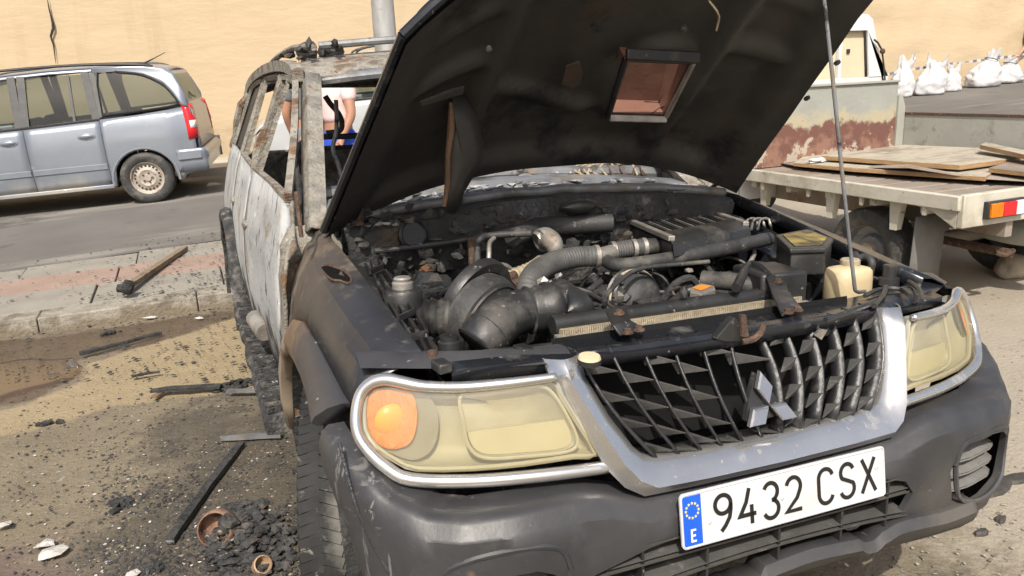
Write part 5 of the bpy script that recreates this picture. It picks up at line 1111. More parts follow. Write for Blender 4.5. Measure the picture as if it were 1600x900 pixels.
    for x, y, a in ((-2.69, -.76, 0), (0, .76, math.pi), (-2.69, .76, math.pi)):
        o = copy_tree(wz, r); o.location = (x, y, .315); o.rotation_euler.z = a
    return r
def put(o, x, y, az, lift=0):                  # stand on the sloping road, long axis along az
    ca, sa = math.cos(az), math.sin(az); dx = (back(x+ca, y+sa)-back(x-ca, y-sa))/2; dy = (back(x-sa, y+ca)-back(x+sa, y-ca))/2
    X = Vector((ca, sa, dx)).normalized(); Y = Vector((-sa, ca, dy)).normalized(); Z = X.cross(Y).normalized(); Y = Z.cross(X)
    m = Matrix((X, Y, Z)).transposed().to_4x4(); m.translation = Vector((x, y, back(x, y)+lift)); o.matrix_world = m
E1 = estate(m_silver, 'silver estate car with black roof rails parked along the cream wall', None)
AZ = math.radians(-8.5)
put(E1, -1.50+.76*.15, 9.62+.76*.985, AZ)
E2 = copy_tree(E1); E2['label'] = 'pale car glimpsed through the burnt car, nose behind the people'
for c in E2.children_recursive:
    if c.type == 'MESH' and c.data.materials and c.data.materials[0] == m_silver:
        c.data = c.data.copy(); c.data.materials[0] = m_whitec
put(E2, 3.35, 9.9, AZ)
# ---------------- street pole ----------------
pm = M('galvanised pole', [(.30,.30,.29),(.38,.38,.37),(.26,.25,.23)], 5, .55, .3, .3, 30, layers=[((.2,.15,.1), 5, .64, .74, .9), ((.5,.5,.5), 12, .68, .72, .8)], stretch=(1, 1, .25))
b = W(602, 60, 'y', 7.2); rp = 18*((b-CW).dot(F_))/FPX
pole = empty('street_pole', (b.x, b.y, back(b.x, b.y)), 'grey galvanised steel street pole rising behind the burnt car roof', 'pole')
MB().lathe((0,0,0), (0,0,1), [(rp*1.25, 0), (rp*1.2, .9), (rp*1.02, .95), (rp, 1.5), (rp*.75, 5.5)], 24).build('shaft', pm, pole, smooth=40)
MB().box((0, 0, .01), (rp*4, rp*4, .025)).build('base_plate', pm, pole, bev=.004)
for i in range(4): MB().lathe((rp*1.6*(1 if i % 2 else -1), rp*1.6*(1 if i < 2 else -1), .02), (0,0,1), [(.014,0),(.014,.03),(.001,.032)], 8).build('anchor_bolt', m_rust, pole, smooth=30)
# ---------------- flatbed truck ----------------
m_tw = M('chipped cream-white truck paint', [(.44,.42,.34),(.50,.475,.40)], 4, .5, 0, .1, 30, layers=[((.20,.11,.06), 5.5, .62, .68, .85), ((.27,.24,.18), 2.6, .52, .72, .8), ((.10,.075,.055), 14, .66, .70, .9)])
m_cabw = M('white cab paint', [(.60,.61,.61),(.55,.56,.56)], 3, .4, 0, 0, layers=[((.4,.38,.34), 4, .62, .76, .7)])
m_gate = M('galvanised grey gate', [(.29,.29,.255),(.35,.35,.31)], 2.2, .7, .1, .15, 30, layers=[((.19,.17,.14), 6, .58, .72, .8)])
m_head = M('headboard peeling to red primer', [(.30,.31,.28),(.25,.255,.23)], 2.2, .7, 0, .2, 30, layers=[((.36,.32,.22), 3.2, .43, .54, .8, 'z', 1.32, .85, .5), ((.135,.062,.048), 2.6, .45, .51, .85, 'z', 1.22, .88, .6), ((.22,.12,.085), 7, .55, .68, .9, 'z', 1.2, .85, .3), ((.36,.31,.25), 6, .64, .67, .9, 'z', 1.2, .8, .3)])
m_wood = M('weathered plywood', [(.33,.285,.215),(.40,.355,.28),(.26,.215,.155)], 3, .85, 0, .35, 30, stretch=(1, 6, 1), layers=[((.20,.155,.11), 3, .52, .68, .9), ((.46,.42,.34), 12, .60, .70, .9), ((.10,.08,.06), 9, .66, .70, .9)])
m_wedge = M('raw wood edge', [(.40,.26,.13),(.30,.18,.085)], 8, .85, 0, .5, 40, stretch=(1, 1, 8))
m_sheetm = M('dirty steel sheet', [(.28,.24,.20),(.20,.165,.13)], 3, .7, .1, .2, 20, layers=[((.19,.10,.055), 3, .56, .68, .9)])
m_mud = M('grey mud flap', [(.11,.11,.105),(.15,.145,.135)], 4, .8, 0, .2, 30)
TX, TY, TZ = 2.946, 1.862, .757
tk = empty('flatbed_truck', (TX, TY, 0), 'small cream-white flatbed truck with boards on its bed and red-primer headboard', 'truck')
TWd, TL = 1.62, 1.86
bd = MB().box((TWd/2, TL/2, TZ-.03), (TWd-.02, TL-.02, .04)).build('bed_floor', m_tw, tk, smooth=0)
for k in range(9): MB().box((TWd/2, .12+k*.2, TZ-.006), (TWd-.10, .17, .012)).build('floor_board', m_sheetm, bd, bev=.004)
for x in (0, TWd): 
    rl_ = MB().box((x, TL/2, TZ-.035), (.045, TL, .085)).build('side_rail', m_tw, tk, bev=.006)
    for k in range(4): MB().prism([(x-.012, .22+k*.47, TZ-.078), (x+.012, .22+k*.47, TZ-.078), (x+.008, .22+k*.47, TZ-.13), (x-.008, .22+k*.47, TZ-.13)], (0, .022, 0)).build('rope_hook', m_tw, rl_, smooth=0)
rf_ = MB().box((TWd/2, 0, TZ-.08), (TWd, .04, .19)).build('rear_panel', m_tw, tk, bev=.006)
MB().prism([(0, .02, TZ-.08), (0, .02, TZ-.18), (0, .18, TZ-.10), (0, .30, TZ-.08)], (.03, 0, 0)).build('corner_gusset', m_tw, rf_, smooth=0)
for s in (0, 1):
    x0 = .165 if s == 0 else TWd-.465
    tl = MB().box((x0+.15, -.035, TZ-.085), (.32, .035, .10)).build('tail_lamp', m_trimb, tk, bev=.006, label='amber, red and clear tail lamp at the near corner' if s == 0 else None)
    for i, (mm, a, b_) in enumerate(((m_amber, 0, .10), (m_red_l, .10, .21), (m_clear, .21, .30))):
        c0, c1 = (a, b_) if s == 0 else (.30-b_, .30-a); MB().box((x0+(c0+c1)/2, -.058, TZ-.085), (c1-c0-.004, .02, .082)).build('lamp_lens', mm, tl, bev=.004)
for k in range(5): MB().bar((.02, .25+k*.38, TZ-.09), (TWd-.02, .25+k*.38, TZ-.09), .05, .07).build('cross_member', m_tw, tk, smooth=0)
for x in (.42, TWd-.42): MB().bar((x, -.0, TZ-.20), (x, 3.0, TZ-.20), .06, .14).build('chassis_rail', m_sheetm, tk, smooth=0)
for yy in (.42, .95, 1.62):                     # outriggers under the near rail
    MB().prism([(.03, yy, TZ-.07), (.03, yy+.09, TZ-.07), (.03, yy+.075, TZ-.26), (.03, yy+.03, TZ-.26)], (.05, 0, 0)).build('outrigger', m_tw, tk, smooth=0)
for x in (.18, TWd-.18):
    fpn = MB().loft([[Vector((x+dx, .33+.02*t, TZ-.16-.42*t)) for dx in (-.13, 0, .13)] for t in frange(0, 1, 3)]).build('mud_flap', m_mud, tk, solid=.008)
MB().tube([(.62, .10, .34), (.60, .5, .35), (.55, .9, .38)], .028, 12, 3, cap=False).build('exhaust_pipe', m_rust, tk)
MB().tube([(.50, .12, .36), (.56, .10, .34), (.66, .12, .35)], .016, 8, 3).build('exhaust_hanger', m_rust, tk)
ax_ = MB().tube([(.10, .73, .31), (TWd-.10, .73, .31)], .05, 12, 0).build('rear_axle', m_sheetm, tk); MB().blob((TWd/2, .86, .31), (.16, .15, .15), 2, 2, .05).build('differential', m_gate, ax_)
MB().blob((.95, .30, .42), (.16, .36, .10), 4, 2, .04).build('silencer', m_gate, tk)
def twheel(x, y, sgn):
    wq = empty('wheel'); wq.parent = tk
    MB().lathe((0,0,0), (1,0,0), [(.18,-.08),(.19,-.09),(.25,-.098),(.285,-.085),(.297,-.06),(.298,0),(.297,.06),(.285,.085),(.25,.098),(.19,.09),(.18,.08)], 40).build('tyre', m_rubber, wq, smooth=40)
    rq = MB().lathe((0,0,0), (1,0,0), [(.19,-.085),(.178,-.075),(.17,-.02),(.12,.0),(.10,-.03),(.001,-.035)], 32).build('rim', m_bsteel, wq, smooth=30)
    for k in range(5): a = 2*math.pi*k/5; MB().lathe((-.012, .085*math.cos(a), .085*math.sin(a)), (-1, 0, 0), [(.012,-.02),(.012,.015),(.001,.018)], 8).build('wheel_nut', m_rust, rq, smooth=30)
    wq.location = (x, y, .298+max(0, gz(TX+x, TY+y))); wq.rotation_euler.z = 0 if sgn < 0 else math.pi; return wq
for x, sg in ((.17, -1), (TWd-.17, 1)): twheel(x, .73, sg); twheel(x, 3.5, sg)
# headboard, far gate, posts, cab
hx0, hy = W(1190, 250, 'y', TY+TL-.02), TY+TL-.0
hb = [W(x, y, 'y', hy)-Vector((TX, TY, 0)) for x, y in [(1178,262),(1378,233),(1375,127),(1210,160)]]
zt_ = hb[2].z
hbd = MB().box((TWd/2-.05, TL-.01, (TZ+zt_)/2), (TWd-.10, .03, zt_-TZ)).build('headboard', m_head, tk, bev=.004)
MB().bar((0.0, TL-.03, zt_-.004), (TWd-.1, TL-.03, zt_-.004), .03, .02).build('headboard_rail', m_gate, hbd, bev=.004)
MB().box((.02, TL-.02, TZ+.10), (.06, .05, .22)).build('headboard_foot', m_tw, hbd, bev=.005)
MB().prism([(TWd-.10, TL+.02, TZ-.05), (TWd-.02, TL+.02, TZ-.05), (TWd-.02, TL+.02, zt_-.22), (TWd-.06, TL+.02, zt_-.12), (TWd-.10, TL+.02, zt_-.12)], (0, -.06, 0)).build('corner_post', m_gate, tk, smooth=0)
gp = W(1500, 179, 'x', TX+TWd); gtop = gp.z
MB().box((TWd, TL/2, (TZ+gtop)/2), (.025, TL, gtop-TZ)).build('side_gate', m_gate, tk, bev=.004); MB().bar((TWd-.004, .0, gtop), (TWd-.004, TL, gtop), .035, .02).build('gate_edge', m_rust, tk, bev=.003)
MB().tube([W(x, y, 'x', TX+TWd-.04)-Vector((TX, TY, 0)) for x, y in [(1396,176),(1402,174),(1403,186),(1396,205),(1393,226),(1396,228)]], .006, 6, 4).build('rope', m_cream, tk)
cb = empty('cab'); cb.parent = tk
CY0, CY1, CX0, CX1 = TL+.10, TL+1.50, .04, TWd-.10
ctop = W(1360, 22, 'y', TY+CY0).z
xr = W(1383, 150, 'y', TY+CY0).x-TX; xt = W(1362, 25, 'y', TY+CY0).x-TX
rows = []
for y, k, zt2 in ((CY0, 0, ctop), (CY0+.5, 0, ctop+.03), (CY1-.35, 0, ctop), (CY1-.05, .02, 1.25), (CY1, .03, .9)):
    rows.append([Vector((CX0, y, .5)), Vector((CX0, y, 1.15)), Vector((CX0+.06, y, zt2-.05)), Vector((CX0+.14, y, zt2)), Vector((xt-.08, y, zt2)), Vector((xt, y, zt2-.05)), Vector((xr, y, 1.2)), Vector((xr, y, .5))])
mbc = MB().loft(rows); mbc.build('cab_shell', m_cabw, cb, solid=.02, smooth=30)
# back wall of the cab with its board-covered window
wz0, wz1 = W(1320, 122, 'y', TY+CY0).z, W(1330, 48, 'y', TY+CY0).z; wx1 = W(1357, 100, 'y', TY+CY0).x-TX
bk = MB(); bk.box(((CX0+xr)/2, CY0, (.5+wz0)/2), (xr-CX0, .02, wz0-.5)); bk.add([(wx1, CY0, wz0), (xr, CY0, wz0), (xr-.02, CY0, 1.3), (xt, CY0, ctop-.04), (xt-.06, CY0, ctop), (CX0+.14, CY0, ctop), (CX0+.06, CY0, ctop-.05), (CX0, CY0, wz0), (CX0+.12, CY0, wz0), (CX0+.16, CY0, wz1), (wx1-.05, CY0, wz1)], [[0,1,2,3,10],[3,4,10],[4,5,9,10],[5,6,9],[6,7,8,9]])
bkw = bk.build('back_wall', m_cabw, cb, solid=.015, smooth=0)
m_card = M('beige board', [(.50,.42,.29),(.56,.48,.34)], 3, .85, 0, .15, 20)
pn = MB().prism([(CX0+.12, CY0+.03, wz0-.01), (wx1, CY0+.03, wz0-.01), (wx1-.05, CY0+.03, wz1), (CX0+.16, CY0+.03, wz1)], (0, .02, 0)).build('window_board', m_card, bkw, smooth=0)
mxx = W(1311, 110, 'y', TY+CY0).x-TX; MB().box((mxx, CY0+.01, (wz0+wz1)/2), (.03, .03, wz1-wz0)).build('window_post', m_cabw, bkw, smooth=0)
c = W(1329, 80, 'y', TY+CY0)-Vector((TX, TY, 0)); MB().box((c.x, CY0+.025, c.z), (.03, .012, .035)).build('board_hole', m_trimb, pn, smooth=0)
MB().tube([W(1366,62,'y',TY+CY0-.04)-Vector((TX,TY,0)), W(1378,78,'y',TY+CY0-.04)-Vector((TX,TY,0)), W(1383,130,'y',TY+CY0-.04)-Vector((TX,TY,0))], .008, 6, 2).build('door_seal', m_trimb, cb)
MB().blob(W(1379,80,'y',TY+CY0-.05)-Vector((TX,TY,0)), .022, 3, 2, .1).build('lock_knob', m_rust, cb)
MB().loft([[(x, y_, z) for x in (CX0+.02, xr-.02)] for y_, z in ((CY1+.01, .92), (CY1-.32, ctop-.06))]).build('windscreen', m_glass, cb)
# load on the truck bed, each board a thing of its own
def board(name, corners, th, mat, label, cat, group=None, edge=None):
    P = [Vector(c) for c in corners]; n = (P[1]-P[0]).cross(P[2]-P[0]).normalized(); n = n if n.z > 0 else -n
    o = MB().prism([p-n*th for p in P], n*th).build(name, mat, None, smooth=0, bev=.003); o.data.materials.append(edge or m_wedge)
    for f in o.data.polygons:
        if abs(f.normal.dot(n)) < .7: f.material_index = 1
    return tag(o, label, cat, group)
q = [W(*p, 'z', z) for *p, z in [(1204,252,.775),(1240,258,.79),(1330,262,.80),(1420,262,.85),(1520,278,.80),(1600,283,.79),(1720,286,.79),(1700,240,.79),(1400,222,.785),(1230,240,.775)]]
ctr = sum(q, Vector())/len(q); n_ = len(q); V = q+[ctr.lerp(p, .6)+Vector((0,0,.015)) for p in q]+[ctr+Vector((0,0,.02))]
tag(mesh('steel_sheet', V, [[i, (i+1)%n_, n_+(i+1)%n_, n_+i] for i in range(n_)]+[[n_+i, n_+(i+1)%n_, 2*n_] for i in range(n_)], m_sheetm, None, solid=.004, smooth=60), 'buckled rusty steel sheet lying under the boards on the truck bed', 'metal sheet')
board('plank', [W(*p, 'z', .815) for p in [(1240,254),(1330,262),(1540,276),(1560,262),(1400,246),(1262,240)]], .028, m_wood, 'brown plank under the big pale board on the truck bed', 'plank')
board('wooden_board', [W(*p, 'z', .862) for p in [(1284,243),(1500,258),(1640,240),(1600,234),(1412,226)]], .032, m_wood, 'large pale weathered board lying on top on the truck bed', 'board')
board('plank', [W(*p, 'z', .845) for p in [(1545,262),(1640,272),(1660,250),(1590,248)]], .03, m_sheetm, 'dark brown plank by the rear edge of the truck bed', 'plank')
board('timber_batten', [W(*p, 'z', z) for *p, z in [(1532,226,.93),(1640,250,.90),(1640,243,.90),(1540,222,.93)]], .03, m_wood, 'slim yellowish batten leaning on the big board and far gate', 'plank')
mbk = MB()
mbk.blob(W(1276, 250, 'z', .838), (.075, .03, .014), 3, 3, .45)
tag(mbk.build('crumpled_rag', m_cabw, None, smooth=60), 'crumpled white rag on the front end of the planks', 'rag')
# ---------------- people ----------------
def skinned(name, chains, mat, parent, sub=1):
    """one continuous body: chains of (point, radius), each chain rooted on an index of an earlier point"""
    V, Ed, Rr = [], [], []; names = {}
    for start, pts in chains:
        prev = names.get(start)
        for nm_, p, r in pts:
            V.append(Vector(p)); Rr.append(r); i = len(V)-1
            if nm_: names[nm_] = i
            if prev is not None: Ed.append((prev, i))
            prev = i
    me = bpy.data.meshes.new(name); me.from_pydata([tuple(v) for v in V], Ed, []); o = bpy.data.objects.new(name, me); C.objects.link(o)
    m = o.modifiers.new('skin', 'SKIN'); m.use_smooth_shade = True
    for i, r in enumerate(Rr): me.skin_vertices[0].data[i].radius = (r if not hasattr(r, '__len__') else r[0], r if not hasattr(r, '__len__') else r[1])
    me.skin_vertices[0].data[0].use_root = True
    s = o.modifiers.new('sub', 'SUBSURF'); s.levels = s.render_levels = sub
    me.materials.append(mat); o.parent = parent
    return o
m_skin = M('tanned skin', [(.36,.18,.115),(.40,.21,.135)], 6, .55, 0, .05, 40)
m_hair = M('dark hair', [.012, .03], 30, .7, 0, .4, 80)
m_pink = M('pale pink cloth', [(.70,.50,.49),(.76,.57,.55)], 5, .9, 0, .2, 25)
m_bluec = M('royal blue cloth', [(.02,.07,.50),(.03,.09,.58)], 5, .85, 0, .2, 25)
m_greyc = M('grey cloth', [(.12,.13,.15),(.17,.18,.20)], 5, .9, 0, .2, 25)
def person(loc, rz, label, shirt, short, tall=1.72, pose='stand', group=None):
    r = empty('person', loc, label, 'person', group, rz); k = tall/1.75
    b = (lambda x, y, z: (x*k, y*k, z*k))
    lean = 0
    if pose == 'reach':                       # stooping towards -x, right arm down to a sack
        sh = [(-.20, -.19, 1.30), (-.10, .19, 1.36)]; nk, hd = (-.15, 0, 1.42), (-.17, 0, 1.59); ch_, hp_ = (-.07, 0, 1.18), (.03, 0, .93)
        armR = [(-.47, -.22, 1.10), (-.71, -.20, .84)]; armL = [(-.10, .27, 1.07), (-.18, .26, .82)]
    else:
        sh = [(0, -.19, 1.42), (0, .19, 1.42)]; nk, hd = (0, 0, 1.50), (-.02, 0, 1.66); ch_, hp_ = (0, 0, 1.25), (0, 0, .95)
        armR = [(-.03, -.26, 1.13), (-.14, -.22, .92)]; armL = [(-.05, .27, 1.13), (-.22, .20, 1.0)]
    def hand(tip, elbow, nm_):
        d = (Vector(tip)-Vector(elbow)).normalized(); sd_ = Vector((0, 1, 0)).cross(d).normalized() if abs(d.y) < .9 else Vector((1, 0, 0)); pl_ = d.cross(sd_)
        out = []; w = Vector(tip); pm_ = w+d*.07
        ch = [(nm_, [(nm_+'palm', b(*(w+d*.04)), (.020, .034)), (nm_+'kn', b(*pm_), (.016, .036))])]
        for i, (o_, l) in enumerate(((-.030, .066), (-.010, .078), (.010, .074), (.029, .058))):
            p1 = pm_+pl_*o_+d*l*.5; p2 = p1+d*l*.35+sd_*(-.012-.004*i); p3 = p2+d*l*.15+sd_*-.018
            ch.append((nm_+'kn', [(None, b(*(pm_+pl_*o_*.9+d*.012)), .010), (None, b(*p1), .009), (None, b(*p2), .0085), (None, b(*p3), .0075)]))
        ch.append((nm_+'palm', [(None, b(*(w+d*.045-pl_*.035)), .012), (None, b(*(w+d*.085-pl_*.055-sd_*.01)), .0105), (None, b(*(w+d*.11-pl_*.05-sd_*.02)), .009)]))
        return ch
    hipz = .95; hx = hp_[0]
    chains = [(None, [('pel', b(hx, 0, hipz), (.115, .165)), ('wst', b(lerp(hx, ch_[0], .5), 0, lerp(hipz, ch_[2], .55)), (.10, .14)), ('ch', b(*ch_), (.115, .165)), ('nb', b(*[lerp(ch_[i], nk[i], .75) for i in range(3)]), (.08, .12)), ('nk', b(*nk), .055), ('jaw', b(hd[0]-.02, 0, hd[2]-.06), (.07, .065)), ('hd', b(*hd), (.098, .078)), ('top', b(hd[0]+.01, 0, hd[2]+.075), (.078, .066))])]
    for s, a, nm_ in ((0, armR, 'R'), (1, armL, 'L')):
        chains.append(('nb', [(nm_+'s', b(*sh[s]), .062), (nm_+'e', b(*a[0]), .045), (nm_+'w', b(*a[1]), .029)])); chains += hand(a[1], a[0], nm_+'w')
        y = -.10 if s == 0 else .10
        chains.append(('pel', [(None, b(hx-.01, y, .86), .092), (None, b(hx-.03+.05*s, y, .50), .058), (None, b(hx+.0+.05*s, y, .30), .056), (None, b(hx+.02+.05*s, y, .09), .038), (None, b(hx-.05+.05*s, y*1.1, .045), (.035, .045)), (None, b(hx-.16+.05*s, y*1.2, .03), (.025, .045))]))
    body = skinned('body', chains, m_skin, r, 2)
    H_ = Vector(b(*hd)); hm = MB()                       # face pieces and hair
    hm.blob(H_+Vector((.018, 0, .04)), (.125, .100, .092), 2, 2, .04); hair = hm.build('hair', m_hair, r, smooth=180)
    for y in (-.03, .03): MB().blob(H_+Vector((-.088, y, .0)), (.010, .013, .009), 1, 1, 0).build('eye', m_trimb, r)
    MB().blob(H_+Vector((-.105, 0, -.025)), (.016, .013, .022), 1, 1, 0).build('nose', m_skin, r); MB().blob(H_+Vector((-.088, 0, -.062)), (.010, .022, .006), 1, 1, 0).build('mouth', m_red, r)
    for y in (-.08, .08): MB().blob(H_+Vector((.0, y, -.01)), (.018, .010, .03), 1, 1, 0).build('ear', m_skin, r)
    sch = [(None, [('a', b(hx, 0, 1.04), (.132, .180)), ('b', b(lerp(hx, ch_[0], .5), 0, lerp(1.04, ch_[2], .5)), (.125, .172)), ('c', b(*ch_), (.138, .19)), ('d', b(*[lerp(ch_[i], nk[i], .72) for i in range(3)]), (.098, .14)), ('e', b(*[lerp(ch_[i], nk[i], .93) for i in range(3)]), (.07, .08))])]
    for s, a in ((0, armR), (1, armL)): sch.append(('d', [(None, b(*sh[s]), .082), (None, b(*[lerp(sh[s][i], a[0][i], .62) for i in range(3)]), .070)]))
    skinned('shirt', sch, shirt, r, 2)
    sch = [(None, [('a', b(hx, 0, 1.07), (.122, .172)), ('b', b(hx, 0, .92), (.14, .19))])]
    for y in (-.10, .10): sch.append(('b', [(None, b(hx-.01, y, .80), .112), (None, b(hx-.025, y, .55), .092)]))
    skinned('shorts', sch, short, r, 2)
    for s, y in ((0, -.115), (1, .115)): MB().blob(b(hx-.07+.05*s, y, .04), (.15, .055, .045), s, 2, .03).build('shoe', m_trimb, r)
    return r
p = W(517, 130, 'y', 6.05); person((p.x+.03, 6.05, walk(p.x, 6.05)+.0), math.radians(25), 'person in a pale pink polo shirt and blue shorts standing behind the burnt windscreen frame', m_pink, m_bluec, 1.68)
p = W(484, 100, 'y', 6.35); person((p.x, 6.45, walk(p.x, 6.45)), math.radians(-100), 'person whose dark hair shows over the burnt roof, left of the pink shirt', m_greyc, m_greyc, 1.69)
# ---------------- rubble sacks, tape, worker ----------------
m_sack = M('white woven sack', [(.42,.42,.43),(.50,.50,.51)], 6, .75, 0, .5, 14, layers=[((.55,.53,.50), 3, .60, .8, .85)], bdist=.02)
def gpt(px, py):                              # where a photograph point meets the sloping street
    d = R_*((px-800)/FPX)+U_*((450-py)/FPX)+F_; t = 4.
    while t < 40:
        P = CW+d*t
        if P.z < back(P.x, P.y): return P
        t += .02
    return P
def sack(cx, by, wpx, hpx, lean, label, seed, tie=False):
    g = gpt(cx, by); dep = (g-CW).dot(F_); k = dep/FPX; w_, h_ = wpx*k, hpx*k
    r = empty('rubble_sack', g, label, 'sack', 'white rubble sacks along the wall', math.radians(-20))
    rows = []; n_ = 44
    zs_, rs_ = zip(*((0,.80),(.04,.96),(.15,1.0),(.32,.98),(.48,.86),(.62,.70),(.74,.52),(.80,.34) if tie else (.80,.58),(.86,.30) if tie else (.88,.62),(1.0,.42) if tie else (1.0,.66)))
    for z in frange(0, 1, 26):
        rr = interp(z, zs_, rs_); row = []
        for i in range(n_):
            a = 2*math.pi*i/n_; v = Vector((math.cos(a), math.sin(a), z*2)); fold = abs(noise.noise(Vector((a*1.2, z*5+a*.8, seed*7))))
            j = 1+.16*noise.noise(v*1.4+Vector((seed*5, 0, 0)))+.10*noise.noise(v*3.5+Vector((0, seed*3, 0)))-.16*fold+.06*math.sin(a*7+seed+z*4)*(z > .45)
            fl = lerp(1, .45, sstep(.45, 1, z)); zz = z*h_*(1+(.14*math.sin(a*2+seed)+.05*math.sin(a*5))*sstep(.9, 1, z))
            row.append(Vector((math.cos(a)*rr*w_/2*j+lean*h_*z*z, math.sin(a)*rr*w_/2*.8*j*fl, zz)))
        rows.append(row)
    mb = MB().loft(rows, closed=True); mb.F.append(list(range(n_))[::-1]); mb.build('sack_body', m_sack, r, smooth=180)
    if tie:
        nk = Vector((lean*h_*.7, 0, h_*.83)); MB().lathe(nk, (lean, 0, 1), [(w_*.17,-.012),(w_*.19,0),(w_*.17,.012)], 16).build('tie_string', m_greyc, r)
    return g, dep
sack(1406, 152, 40, 58, .12, 'tall narrow rubble sack with two pointed corners, next to the truck cab', 1)
sack(1451, 148, 50, 54, .22, 'fat slumped white rubble sack leaning on a smaller one', 2)
sack(1484, 143, 32, 38, .10, 'small open-topped white sack behind the fat slumped one', 3)
sack(1534, 136, 52, 50, .30, 'heaped white rubble sack tied off, beside the sack being lifted', 4, True)
g5, d5 = sack(1570, 130, 52, 36, .18, 'low white sack gripped at its neck by the reaching arm', 5, True)
tp_ = [W(x, y, 'y', wall_y(12)-.9) for x, y in [(1376,119),(1405,112),(1440,106),(1500,98),(1560,91),(1606,84),(1660,78)]]
tape = empty('barrier_tape', (0,0,0), 'thin white and dark striped barrier tape stretched above the sacks', 'barrier tape')
dist_ = sum((tp_[i+1]-tp_[i]).length for i in range(len(tp_)-1)); acc = 0; N_T = 46
def along(d):
    for i in range(len(tp_)-1):
        l = (tp_[i+1]-tp_[i]).length
        if d <= l: return tp_[i].lerp(tp_[i+1], d/l)
        d -= l
    return tp_[-1]
for k in range(N_T):
    a, b_ = along(dist_*k/N_T), along(dist_*(k+1)/N_T); hgt = .035+.02*math.sin(k*.9)
    MB().bar(a, b_, .004, hgt).build('tape_stripe', m_sack if k % 2 else m_greyc, tape, smooth=0)
for q_ in (tp_[0], tp_[-1]): MB().lathe((q_.x, q_.y, back(q_.x, q_.y)), (0,0,1), [(.02,0),(.02, q_.z-back(q_.x, q_.y)+.1),(.001, q_.z-back(q_.x, q_.y)+.1)], 10).build('tape_post', pm, tape)
hnd = W(1581, 92, 'y', g5.y-.05)
wk = person((hnd.x+.92, hnd.y+.20, back(hnd.x+.92, hnd.y)), 0, 'person at the picture edge reaching a bare arm down to a white sack', m_greyc, m_bluec, 1.80, 'reach')
wk.location.z = hnd.z-.79
hr = empty('hand_barrow', (g5.x+.75, g5.y+.35, back(g5.x+.75, g5.y+.35)), 'dark metal barrow frame behind the last sack at the picture edge', 'barrow')
for z in (.10, .16, .62, .86): MB().tube([(-.45, 0, z), (.7, 0, z)], .014, 6, 0).build('rail', m_sheetm, hr)
for x in (-.1, .6): MB().tube([(x, 0, 0), (x, 0, .9)], .014, 6, 0).build('upright', m_sheetm, hr)
# ---------------- debris beside the burnt car ----------------
def stick(name, px, z0, w_, h_, mat, label, cat, group=None, z1=None, jag=.0):
    a, b_ = W(*px[0], 'z', z0), W(*px[1], 'z', z0 if z1 is None else z1); n_ = 10; rows = []
    t = (b_-a).normalized(); sd_ = t.cross(Vector((0, 0, 1))).normalized(); up_ = sd_.cross(t)
    for k in range(n_+1):
        p = a.lerp(b_, k/n_)+sd_*((b_-a).length*.03*jag*math.sin(math.pi*k/n_)*(1 if len(label) % 2 else -1)); j = 1+jag*noise.noise(p*9); jj = 1+jag*noise.noise(p*13+Vector((4,4,4))); o_ = up_*(jag*.01*noise.noise(p*6))
        rows.append([p+o_+sd_*(w_/2*j*i)+up_*(h_*jj*q) for i, q in ((-1,0),(1,0),(1,1),(-1,1))])
    m = MB().loft(rows, closed=True); m.F += [[3,2,1,0], [n_*4+i for i in range(4)]]
    return tag(m.build(name, mat, None, smooth=30), label, cat, group)
m_plank = M('worn brown timber', [(.15,.115,.075),(.21,.165,.11),(.10,.072,.048)], 5, .85, 0, .4, 30, stretch=(3, 3, 3), layers=[((.03,.025,.02), 4, .60, .72, .9)])  # brown timber tones with random dark blotches
pk = stick('plank', [(199,452),(289,391)], .15, .055, .035, m_plank, 'brown timber with a charred foot lying on the pavement slabs', 'plank')
MB().blob(W(197, 449, 'z', .19), (.055, .05, .05), 4, 2, .3).build('charred_end', m_char, pk)
stick('charred_stick', [(266,850),(377,697)], .012, .032, .022, m_char, 'long straight charred stick lying by the front wheel on the dirt', 'stick', None, None, .3)
stick('charred_strip', [(236,612),(345,604)], .03, .05, .012, m_char, 'flat charred strip ending in a heap of cinders near the silt', 'strip', None, None, .5)
stick('metal_strip', [(356,612),(422,611)], .03, .03, .01, m_bsteel, 'short grey metal strip beside the cinder heap at the sill', 'strip')
stick('trim_strip', [(346,687),(440,682)], .012, .038, .012, m_bsteel, 'grey scorched trim strip pointing at the burnt car, above the long stick', 'strip', None, None, .3)
stick('bent_strip', [(126,556),(252,523)], .02, .03, .02, m_char, 'thin dark strip half sunk along the upper edge of the silt', 'strip', None, None, .6)
stick('wood_splinter', [(206,590),(250,582)], .025, .02, .01, m_char, 'small dark splinter lying alone on the yellow silt', 'splinter', None, None, .4)
stick('wood_splinter', [(240,622),(262,608)], .02, .03, .008, m_brown, 'small brown splinter beside the flat charred strip', 'splinter', None, None, .4)
def heap(name, px, rad, n_, mat, label, cat, hh=.05, seed=0):
    m = MB(); rs = random.Random(seed); c = W(*px, 'z', .0)
    for k in range(n_):
        a, d = rs.uniform(0, 6.28), rs.random()**.7; q = c+Vector((math.cos(a)*rad[0]*d, math.sin(a)*rad[1]*d, 0)); s_ = rs.uniform(.005, .020)
        m.blob(q+Vector((0, 0, hh*(1-d)*rs.random()+.008)), (s_*rs.uniform(.8, 1.8), s_, s_*.7), k+seed*50, 1, .5)
    return tag(m.build(name, mat, None, smooth=25), label, cat)
heap('cinder_heap', (372,604), (.13,.06), 46, m_char, 'low heap of black cinders on the strip by the running board', 'cinders', .03, 1)
heap('cinder_heap', (390,850), (.15,.30), 340, m_ash, 'dark heap of burnt lumps round the rusty pot by the front tyre', 'cinders', .07, 2)
